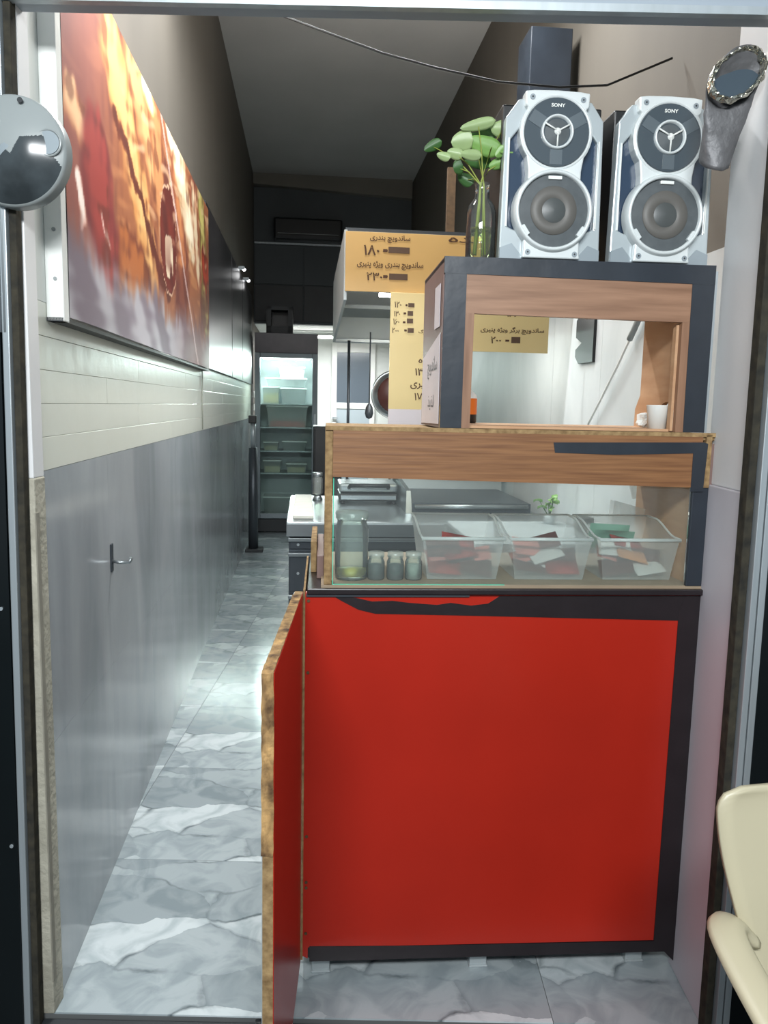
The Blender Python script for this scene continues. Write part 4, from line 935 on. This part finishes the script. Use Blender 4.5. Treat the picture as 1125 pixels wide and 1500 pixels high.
# contact grill at the back of the table
gr = thing('contact_grill', 'shiny black contact grill at the back of the steel table', 'grill', wx(0.87, 2.45, 0.851), RR)
MB().box(-0.15, -0.12, 0.015, 0.15, 0.14, 0.055).build('base', M['black'], gr, bevel=0.01)
MB().box(-0.15, -0.12, 0.062, 0.15, 0.14, 0.105).build('lid', M['steel'], gr, bevel=0.012)
MB().box(-0.14, -0.125, 0.025, 0.14, -0.119, 0.045).build('front_band', M['steel'], gr)
MB().tube([(-0.10, -0.12, 0.085), (-0.10, -0.17, 0.10), (0.10, -0.17, 0.10), (0.10, -0.12, 0.085)], 0.010, 8).build('handle', M['black'], gr)
for x in (-0.13, 0.13):
    for y in (-0.1, 0.12): MB().cyl((x, y, 0), 0.012, 0.016, 'z', 10).build('foot', M['black'], gr)
# griddle with sloped splash guards
gd = thing('griddle', 'wide steel griddle with sloping splash guards on the steel table', 'griddle', wx(1.0, 1.75, 0.851), RR)
MB().box(0.05, 0.25, 0.0, 0.62, 0.92, 0.05).build('plate', M['steel_dark'], gd, bevel=0.004)
MB().hexa([(0.02,0.25,0),(0.05,0.25,0),(0.05,0.92,0),(0.02,0.92,0),(0.03,0.32,0.10),(0.05,0.32,0.10),(0.05,0.92,0.14),(0.03,0.92,0.14)]).build('splash_guard', M['steel'], gd)
MB().hexa([(0.02,0.90,0.0),(0.64,0.90,0.0),(0.64,0.93,0.0),(0.02,0.93,0.0),(0.02,0.925,0.24),(0.64,0.925,0.24),(0.64,0.94,0.24),(0.02,0.94,0.24)]).build('splash_guard', M['steel_matt'], gd)
MB().tube([(0.06, 0.23, 0.035), (0.60, 0.23, 0.035)], 0.012, 10).build('rail', M['steel'], gd)
# black and white gadget, green sprig, tilted board, hanging bag by the right wall
x, z = ROOM.xz(875, 763, 1.38)
sc = thing('kitchen_scale', 'small white box with a wide black top on the steel worktop', 'scale', wx(x, 1.38, 0.862), RR)
MB().box(-0.05, -0.04, 0.0, 0.05, 0.05, 0.045).build('body', M['white_gloss'], sc, bevel=0.005)
MB().box(-0.07, -0.05, 0.045, 0.07, 0.06, 0.065).build('platform', M['black'], sc, bevel=0.004)
MB().box(-0.068, -0.03, -0.0, -0.056, 0.04, 0.046).build('side_bracket', M['black'], sc)
x, z = ROOM.xz(792, 750, 1.75)
hs = thing('herb_sprig', 'bright green leafy sprig in a small pot on the steel table near the right wall', 'plant', wx(x, 1.62, 0.862), RR)
MB().lathe([(0.0, 0.0), (0.022, 0.0), (0.028, 0.04), (0.025, 0.04), (0.0, 0.034)], n=16).build('pot', M['steel_matt'], hs)
hr = random.Random(9); hst = MB()
for k in range(12):
    a = hr.uniform(0, 2*PI); r_ = hr.uniform(0.01, 0.05); hz = hr.uniform(0.06, 0.125)
    cx, cy = r_*math.cos(a), r_*math.sin(a)
    hst.tube([(0, 0, 0.03), (cx*0.5, cy*0.5, hz*0.6), (cx, cy, hz)], 0.0014, 5)
    MB().grid(lambda u, v, cx=cx, cy=cy, hz=hz, a=a: (cx+math.cos(a)*(u-.3)*0.04-math.sin(a)*(2*v-1)*0.013*math.sin(PI*min(1, max(0, u))), cy+math.sin(a)*(u-.3)*0.04+math.cos(a)*(2*v-1)*0.013*math.sin(PI*u), hz+0.006*math.sin(PI*u)+0.012*(v-.5)), 6, 3).build('leaf', M['leaf'], hs, solid=0.0006)
hst.build('stems', M['leaf_dark'], hs)
x, z = ROOM.xz(927, 757, 1.2)
o = MB().hexa([(x-0.04,1.20,0.862),(x+0.05,1.20,0.862),(x+0.05,1.215,0.862),(x-0.04,1.215,0.862),(x-0.04,1.235,0.995),(x+0.05,1.235,0.97),(x+0.05,1.25,0.97),(x-0.04,1.25,0.995)]).build('grey_board', M['dark'], loc=RL, rot=RR, bevel=0.003)
tag(o, 'dark grey board leaning on the steel worktop by the right wall', 'board')
hbm = MB().grid(lambda u, v: (0.012*math.sin(14*u)+0.02*math.sin(PI*v), u*0.16, -v*(0.16+0.03*math.sin(5*u))), 24, 10).grid(lambda u, v: (0.012*math.sin(14*u)+0.008-0.02*math.sin(PI*v), (1-u)*0.16, -v*(0.16+0.03*math.sin(5*u))), 24, 10)
hb_o = hbm.build('hanging_bag', M['white_gloss']); hb_o.location = wx(XR-0.05, 0.75, 1.25); hb_o.rotation_euler.z = RR
tag(hb_o, 'white plastic bag hanging from the pale right wall above the worktop', 'bag')

hd_ = thing('cooker_hood', 'stainless steel cooker hood with a black flue above the steel table', 'hood', RL, RR)
MB().hexa([(0.705,1.70,1.815),(1.66,1.70,1.815),(1.66,1.715,1.815),(0.705,1.715,1.815),(0.705,1.70,2.055),(1.66,1.70,2.055),(1.66,1.715,2.055),(0.705,1.715,2.055)]).build('front_panel', M['steel'], hd_)
MB().hexa([(0.700,1.70,1.78),(0.712,1.70,1.78),(0.712,2.92,1.70),(0.700,2.92,1.70),(0.700,1.70,2.06),(0.712,1.70,2.06),(0.712,2.92,2.03),(0.700,2.92,2.03)]).build('side_panel', M['steel_matt'], hd_)
MB().box(0.705, 1.70, 2.055, 1.66, 2.93, 2.068).build('top_panel', M['steel_dark'], hd_)
MB().box(0.712, 2.905, 1.715, 1.66, 2.93, 2.055).build('back_panel', M['steel_matt'], hd_)
MB().hexa([(0.712,2.70,1.865),(1.66,2.70,1.865),(1.66,2.90,1.84),(0.712,2.90,1.84),(0.712,2.70,1.885),(1.66,2.70,1.885),(1.66,2.90,1.86),(0.712,2.90,1.86)]).build('filter_ledge', M['steel'], hd_)
MB().box(0.712, 2.885, 1.70, 1.66, 2.935, 1.722).build('drip_rail', M['steel'], hd_, bevel=0.003)
MB().box(1.47, 1.80, 2.068, 1.65, 2.0, 2.93).build('flue', M['blue_tape'], hd_, bevel=0.004)
MB().box(1.13, 1.76, 2.068, 1.165, 1.78, 2.34).build('hanger', M['rust'], hd_)
MB().cyl((0.79, 2.88, 0.86), 0.008, 0.85, 'z', 10).build('support_pole', M['steel_dark'], hd_)

def menu_board(label, y, x0, x1, z0_, z1_, mt, parts, foot=None):
    t = thing('menu_board', label, 'sign', RL, RR, 'yellow menu boards')
    MB().box(x0, y, z0_, x1, y+0.008, z1_).build('board', mt, t, bevel=0.001)
    if foot: MB().box(x0, y-0.001, z0_-foot, x1-0.02, y+0.007, z0_).build('white_foot', M['paper'], t)
    for kind, a, b, zc, h, *txt in parts:
        if kind == 't': lettering(txt[0], M['ink'], t, a, b, zc, h, y-0.0012)
        else: MB().box(a, y-0.0012, zc-h/2, b, y-0.0002, zc+h/2).build('print_block', M['block'], t)
    return t
yb = 1.69
def bx_(px0, px1, py, hpx, y=yb):        # pixel span on the survey photo -> x0, x1, z, height on the board's plane
    a, z = ROOM.xz(px0, py, y); b, _ = ROOM.xz(px1, py, y); _, zt = ROOM.xz(px0, py-hpx/2, y); _, zd = ROOM.xz(px0, py+hpx/2, y)
    return a, b, z, zt-zd
T = lambda txt, *a, y=yb: ('t', *bx_(*a, y), txt)
K = lambda *a, y=yb: ('b', *bx_(*a, y))
menu_board('wide mustard yellow menu board on the hood front with two sandwich prices', yb, 0.705, 1.66, 1.815, 2.052, M['menu'],
  [T('ساندویچ بندری', 542, 601, 349, 12), T('۱۸۰', 533, 556, 366, 15), T('ـ', 561, 568, 367, 4), K(569, 600, 366, 9),
   T('ساندویچ بندری ویژه پنیری', 523, 620, 387, 13), T('۲۳۰', 537, 560, 404, 13), T('ـ', 561, 568, 405, 4), K(570, 597, 405, 9),
   T('نده', 657, 700, 350, 10)])
yc = 1.675
menu_board('tall pale yellow menu board with a price column and white foot, under the wide board', yc, ROOM.xz(571, 500, yc)[0], ROOM.xz(668, 500, yc)[0], ROOM.xz(571, 599, yc)[1], ROOM.xz(571, 428, yc)[1], M['menu_pale'],
  [T('۱۲۰', 578, 588, 446, 9, y=yc), T('ـ', 594, 597, 447, 3, y=yc), K(598, 607, 447, 6, y=yc), T('۱۳۰', 577, 586, 459, 9, y=yc), T('ـ', 591, 595, 459, 3, y=yc), K(597, 605, 459, 7, y=yc),
   T('۱۶۰', 576, 585, 471, 9, y=yc), T('ـ', 590, 594, 472, 3, y=yc), K(596, 605, 470, 7, y=yc), T('۲۰۰', 574, 584, 484, 8, y=yc), T('ـ', 592, 596, 484, 3, y=yc), K(597, 606, 484, 7, y=yc),
   T('بزرگ', 613, 634, 486, 7, y=yc), T('ساده', 613, 642, 527, 9, y=yc), T('۱۳۰', 608, 624, 544, 12, y=yc), T('پنیری', 601, 630, 565, 12, y=yc), T('۱۷۰', 607, 622, 581, 11, y=yc)], foot=0.075)
ya = 1.52
menu_board('short pale yellow menu board with one burger price seen through the wooden cabinet', ya, ROOM.xz(676, 500, ya)[0], ROOM.xz(803, 500, ya)[0], ROOM.xz(740, 516, ya)[1], ROOM.xz(740, 425, ya)[1], M['menu_pale'],
  [T('۱۸۰', 742, 760, 458, 12, y=ya), T('ساندویچ برگر ویژه پنیری', 704, 797, 483, 11, y=ya), T('۲۰۰', 719, 734, 498, 10, y=ya), T('ـ', 740, 746, 499, 3, y=ya), K(749, 762, 498, 9, y=ya)])
# hangers that carry the short board from the hood
bb_ = MB(); zt = ROOM.xz(740, 425, ya)[1]
for x in (1.25, 1.42): bb_.tube([(x, ya+0.006, zt-0.01), (x, 1.672, zt-0.01)], 0.003, 6)
short = [o for o in bpy.data.objects if o.name.startswith('menu_board') and 'burger' in o.get('label', '')][0]
bb_.build('hanger', M['steel'], short)

# round pan and ladle hanging past the menu board
pn_ = thing('hanging_pan', 'round steel pan with a maroon bottom hanging behind the tall menu board', 'pan', wx(1.03, 2.6, 1.41), RR)
MB().lathe([(0.0, 0.01), (0.09, 0.01), (0.10, 0.0)], (0, 0, 0), 'y', 32).build('bottom', M['pan_red'], pn_)
MB().lathe([(0.10, 0.0), (0.112, -0.02), (0.125, -0.03), (0.132, -0.028), (0.13, -0.02)], (0, 0, 0), 'y', 36).build('rim', M['steel'], pn_)
MB().tube([(0, 0.02, 0.125), (0, 0.02, 0.33)], 0.01, 8).build('handle', M['steel_dark'], pn_)
ld = thing('ladle', 'dark ladle hanging beside the round pan', 'ladle', wx(0.875, 2.45, 1.30), RR)
MB().lathe([(0.0, -0.05), (0.016, -0.042), (0.022, -0.02), (0.018, 0.01), (0.006, 0.03)], (0, 0, 0.03), 'z', 14).build('bowl', M['steel_dark'], ld)
MB().tube([(0, 0, 0.055), (0, 0, 0.42)], 0.004, 6).build('handle', M['steel_dark'], ld)

# things on the right wall seen through the cabinet
yk0, zk0 = ROOM.yz(846, 463, XR-0.01); yk1, zk1 = ROOM.yz(868, 530, XR-0.01)
wk = thing('wall_tool_rack', 'black wavy-edged tool rack hanging on the pale right wall, seen through the cabinet', 'rack', wx(XR-0.012, (yk0+yk1)/2, 0), RR)
hw = abs(yk0-yk1)/2; zz = [zk1, zk1+(zk0-zk1)*0.3, zk1+(zk0-zk1)*0.42, zk1+(zk0-zk1)*0.55, zk1+(zk0-zk1)*0.9, zk0]
prf = [(-hw, zz[0]), (hw*0.6, zz[0]), (hw, zz[0]+0.03), (hw, zz[1]), (hw*0.3, zz[2]), (hw, zz[3]), (hw, zz[4]), (hw*0.5, zz[5]), (-hw, zz[5])]
b_ = MB(); n_ = len(prf)
b_.add([(0, y, z) for y, z in prf]+[(0.012, y, z) for y, z in prf], [tuple(range(n_)), tuple(range(2*n_-1, n_-1, -1))]+[((i+1) % n_, i, n_+i, n_+(i+1) % n_) for i in range(n_)])
b_.build('plate', M['black'], wk, normals=True)
pth = []
for p in ((855, 634), (880, 585), (905, 535), (930, 480), (936, 466)):
    y, z = ROOM.yz(*p, XR-0.02); pth.append((XR-0.02, y, z))
wd = thing('white_rod', 'thin white rod with a grey clip hanging slantwise on the pale right wall', 'rod', RL, RR)
MB().tube(pth[:4], 0.0045, 8).build('rod', M['white_gloss'], wd)
MB().tube([Vector(pth[2])*.3+Vector(pth[3])*.7, pth[3], pth[4]], 0.011, 8).build('clip', M['grey_plastic'], wd)

# cable slung under the ceiling
cb_p = []
for (x, y, z) in [(-0.47, 2.6, 2.60), (-0.36, 2.6, 2.531), (-0.203, 2.6, 2.479), (-0.035, 2.6, 2.424), (0.134, 2.6, 2.384), (0.325, 2.6, 2.348), (0.515, 2.6, 2.336), (0.662, 2.6, 2.345), (0.857, 2.6, 2.427)]: cb_p.append((x, y, z))
cb_p = [(-0.80, 2.6, 2.80)] + cb_p
o = MB().tube(cb_p, 0.0035, 6).build('slung_cable', M['dark']); tag(o, 'thin dark cable slung across the shop below the ceiling', 'cable')

# ------------------------------------------------------------------ glass-door fridge at the far end
FX0, FX1, FY0, FY1, FH = 0.012, 0.675, 7.0-0.0, 7.55, 2.09
FY0 = 6.60; FY1 = 7.20
FX0, FX1 = ROOM.xz(373, 600, FY0)[0], ROOM.xz(465, 600, FY0)[0]
FX0 = max(FX0, 0.02); FH = 2.06
fr = thing('glass_door_fridge', 'tall upright glass-door fridge with dark header at the end of the aisle', 'fridge', RL, RR)
b = MB().box(FX0, FY0+0.05, 0.02, FX0+0.03, FY1, FH).box(FX1-0.03, FY0+0.05, 0.02, FX1, FY1, FH).box(FX0, FY0+0.05, FH-0.22, FX1, FY1, FH).box(FX0, FY0+0.05, 0.02, FX1, FY1, 0.16)
b.build('body', M['fridge'], fr)
MB().box(FX0+0.03, FY1-0.03, 0.16, FX1-0.03, FY1, FH-0.22).build('liner', M['fridge_in'], fr)
MB().box(FX0, FY0+0.02, FH-0.20, FX1, FY0+0.05, FH).build('header', M['fridge_head'], fr, bevel=0.004)
MB().box(FX0+0.01, FY0+0.03, 0.02, FX1-0.01, FY0+0.05, 0.15).build('plinth', M['dark'], fr)
fd_ = MB().box(FX0, FY0, 0.16, FX0+0.055, FY0+0.045, FH-0.20).box(FX1-0.055, FY0, 0.16, FX1, FY0+0.045, FH-0.20).box(FX0+0.055, FY0, 0.16, FX1-0.055, FY0+0.045, 0.21).box(FX0+0.055, FY0, FH-0.25, FX1-0.055, FY0+0.045, FH-0.20).build('door', M['fridge'], fr, bevel=0.004)
MB().box(FX0+0.055, FY0+0.018, 0.21, FX1-0.055, FY0+0.026, FH-0.25).build('pane', M['fridge_glass'], fd_)
MB().box(FX1-0.035, FY0-0.02, 0.85, FX1-0.015, FY0, 1.25).build('handle', M['alu'], fd_)
SHZ = [ROOM.xz(452, py, FY0+0.2)[1] for py in (592, 626, 660, 692)]
for z in SHZ: MB().box(FX0+0.03, FY0+0.08, z-0.012, FX1-0.03, FY1-0.04, z).build('shelf', M['steel_matt'], fr)
for x in (FX0+0.035, FX1-0.05): MB().box(x, FY0+0.07, 0.9, x+0.015, FY0+0.085, FH-0.24).build('shelf_ladder', M['white_gloss'], fr)
MB().cyl((FX0+0.08, FY0+0.10, FH-0.245), 0.014, FX1-FX0-0.16, 'x', 10).build('lamp_tube', M['tube_light'], fr)
area('fridge_light', fr, ((FX0+FX1)/2, FY0+0.12, FH-0.27), (-0.3, 0, 0), 0.5, 0.05, 18.0, (0.93, 1, 0.97))
area('fridge_light', fr, ((FX0+FX1)/2, FY0+0.10, FH-0.30), (-1.2, 0, 0), 0.5, 0.05, 5.0, (0.93, 1, 0.97))
def tub(label, x0, x1, y0, y1, z, h, content, fill, mt='frost', name='food_tub', lid=True):
    t = thing(name, label, 'container', wx((x0+x1)/2, (y0+y1)/2, z), RR, 'food tubs in the fridge')
    w2, d2_ = (x1-x0)/2, (y1-y0)/2; k = 0.9
    b = MB().hexa([(-w2*k,-d2_*k,0.001),(w2*k,-d2_*k,0.001),(w2*k,d2_*k,0.001),(-w2*k,d2_*k,0.001),(-w2,-d2_,h),(w2,-d2_,h),(w2,d2_,h),(-w2,d2_,h)])
    b.build('tub', M[mt], t)
    if fill: MB().box(-w2*0.86, -d2_*0.86, 0.004, w2*0.86, d2_*0.86, fill).build('food', M[content], t, bevel=0.01)
    if lid: MB().box(-w2*1.04, -d2_*1.04, h, w2*1.04, d2_*1.04, h+0.012).build('lid', M['white_gloss'], t, bevel=0.003)
s0, s1, s2, s3 = SHZ
fx = lambda p: ROOM.xz(p, 560, FY0+0.15)[0]
tub('wide milky tub at the front of the top fridge shelf', fx(412), fx(449), FY0+0.10, FY0+0.36, s0+0.0, 0.15, 'cream_tub', 0.0)
tub('narrow pale tub beside the wide one on the top fridge shelf', fx(385), fx(409), FY0+0.10, FY0+0.36, s0, 0.16, 'cream_tub', 0.1, 'frost_clear')
tub('flat milky tub stacked second on the top fridge shelf', fx(390), fx(449), FY0+0.10, FY0+0.40, s0+0.175, 0.075, 'cream_tub', 0.0)
tub('white square tub with cream food, topmost in the fridge', fx(409), fx(446), FY0+0.10, FY0+0.36, s0+0.264, 0.10, 'cream_tub', 0.05, 'frost')
tub('big tub of red food on the second fridge shelf', fx(391), fx(451), FY0+0.10, FY0+0.42, s1, 0.21, 'red_tub', 0.06, 'frost_clear')
tub('low cream tub on the third fridge shelf', fx(386), fx(408), FY0+0.10, FY0+0.35, s2, 0.08, 'cream_tub', 0.05, 'frost_clear')
tub('dark low tub on the third fridge shelf', fx(414), fx(449), FY0+0.10, FY0+0.38, s2, 0.09, 'salt', 0.06, 'frost_clear')
tub('cream tub on the left of the fourth fridge shelf', fx(386), fx(412), FY0+0.10, FY0+0.35, s3, 0.12, 'cream_tub', 0.07, 'frost_clear')
tub('cream tub on the right of the fourth fridge shelf', fx(420), fx(450), FY0+0.10, FY0+0.36, s3, 0.09, 'cream_tub', 0.06, 'frost_clear')
tub('large dark tub on the floor of the fridge', fx(386), fx(430), FY0+0.10, FY0+0.42, 0.165, 0.2, 'salt', 0.12, 'frost_clear')
# boxes on top of the fridge
bxf = thing('dark_frame_box', 'dark open-fronted box frame standing on top of the fridge', 'box', wx(0.0, FY0+0.12, FH), RR)
xa, xb = ROOM.xz(390, 460, FY0+0.12)[0], ROOM.xz(429, 460, FY0+0.12)[0]
b = MB().box(xa, 0, 0.0, xa+0.05, 0.3, 0.28).box(xb-0.05, 0, 0, xb, 0.3, 0.28).box(xa, 0, 0.24, xb, 0.3, 0.28).box(xa, 0, 0, xb, 0.3, 0.08)
b.build('frame', M['dark'], bxf)
MB().box(xa+0.04, 0.2, 0.08, xb-0.04, 0.25, 0.24).build('dark_back', M['black'], bxf)
ac = thing('wall_unit', 'long dark air conditioner high on the back wall above the fridge', 'air conditioner', wx(0.0, 7.05, 3.07), RR)
MB().box(0.21, 0.0, 0.0, 0.93, 0.18, 0.22).build('casing', M['black'], ac, bevel=0.02)
MB().box(0.25, -0.004, 0.015, 0.89, 0.0, 0.04).build('vent', M['dark'], ac)
MB().box(0.25, -0.004, 0.055, 0.89, 0.0, 0.06).build('seam', M['grey_plastic'], ac)
# dark standing post by the left wall before the fridge
sp_ = thing('standing_post', 'dark upright post on a flat foot against the left wall before the fridge', 'post', wx(0.075, 5.6, 0), RR)
MB().box(-0.06, -0.08, 0.0, 0.10, 0.08, 0.03).build('foot', M['dark'], sp_, bevel=0.004)
MB().cyl((0.01, 0, 0.03), 0.045, 0.92, 'z', 16, 0.04).build('post', M['steel_dark'], sp_)
MB().cyl((0.01, 0, 0.95), 0.024, 0.22, 'z', 14).build('neck', M['alu'], sp_)
MB().box(-0.03, -0.04, 1.17, 0.04, 0.03, 1.24).build('head', M['black'], sp_, bevel=0.006)

o = MB().box(0.62, 5.0, 0.0, 0.86, 5.4, 1.17).box(0.63, 4.99, 0.60, 0.85, 5.0, 1.15).box(0.63, 4.99, 0.02, 0.85, 5.0, 0.58).build('dark_locker', M['black'], loc=RL, rot=RR, bevel=0.006)
tag(o, 'dark locker standing between the fridge and the steel table', 'locker')
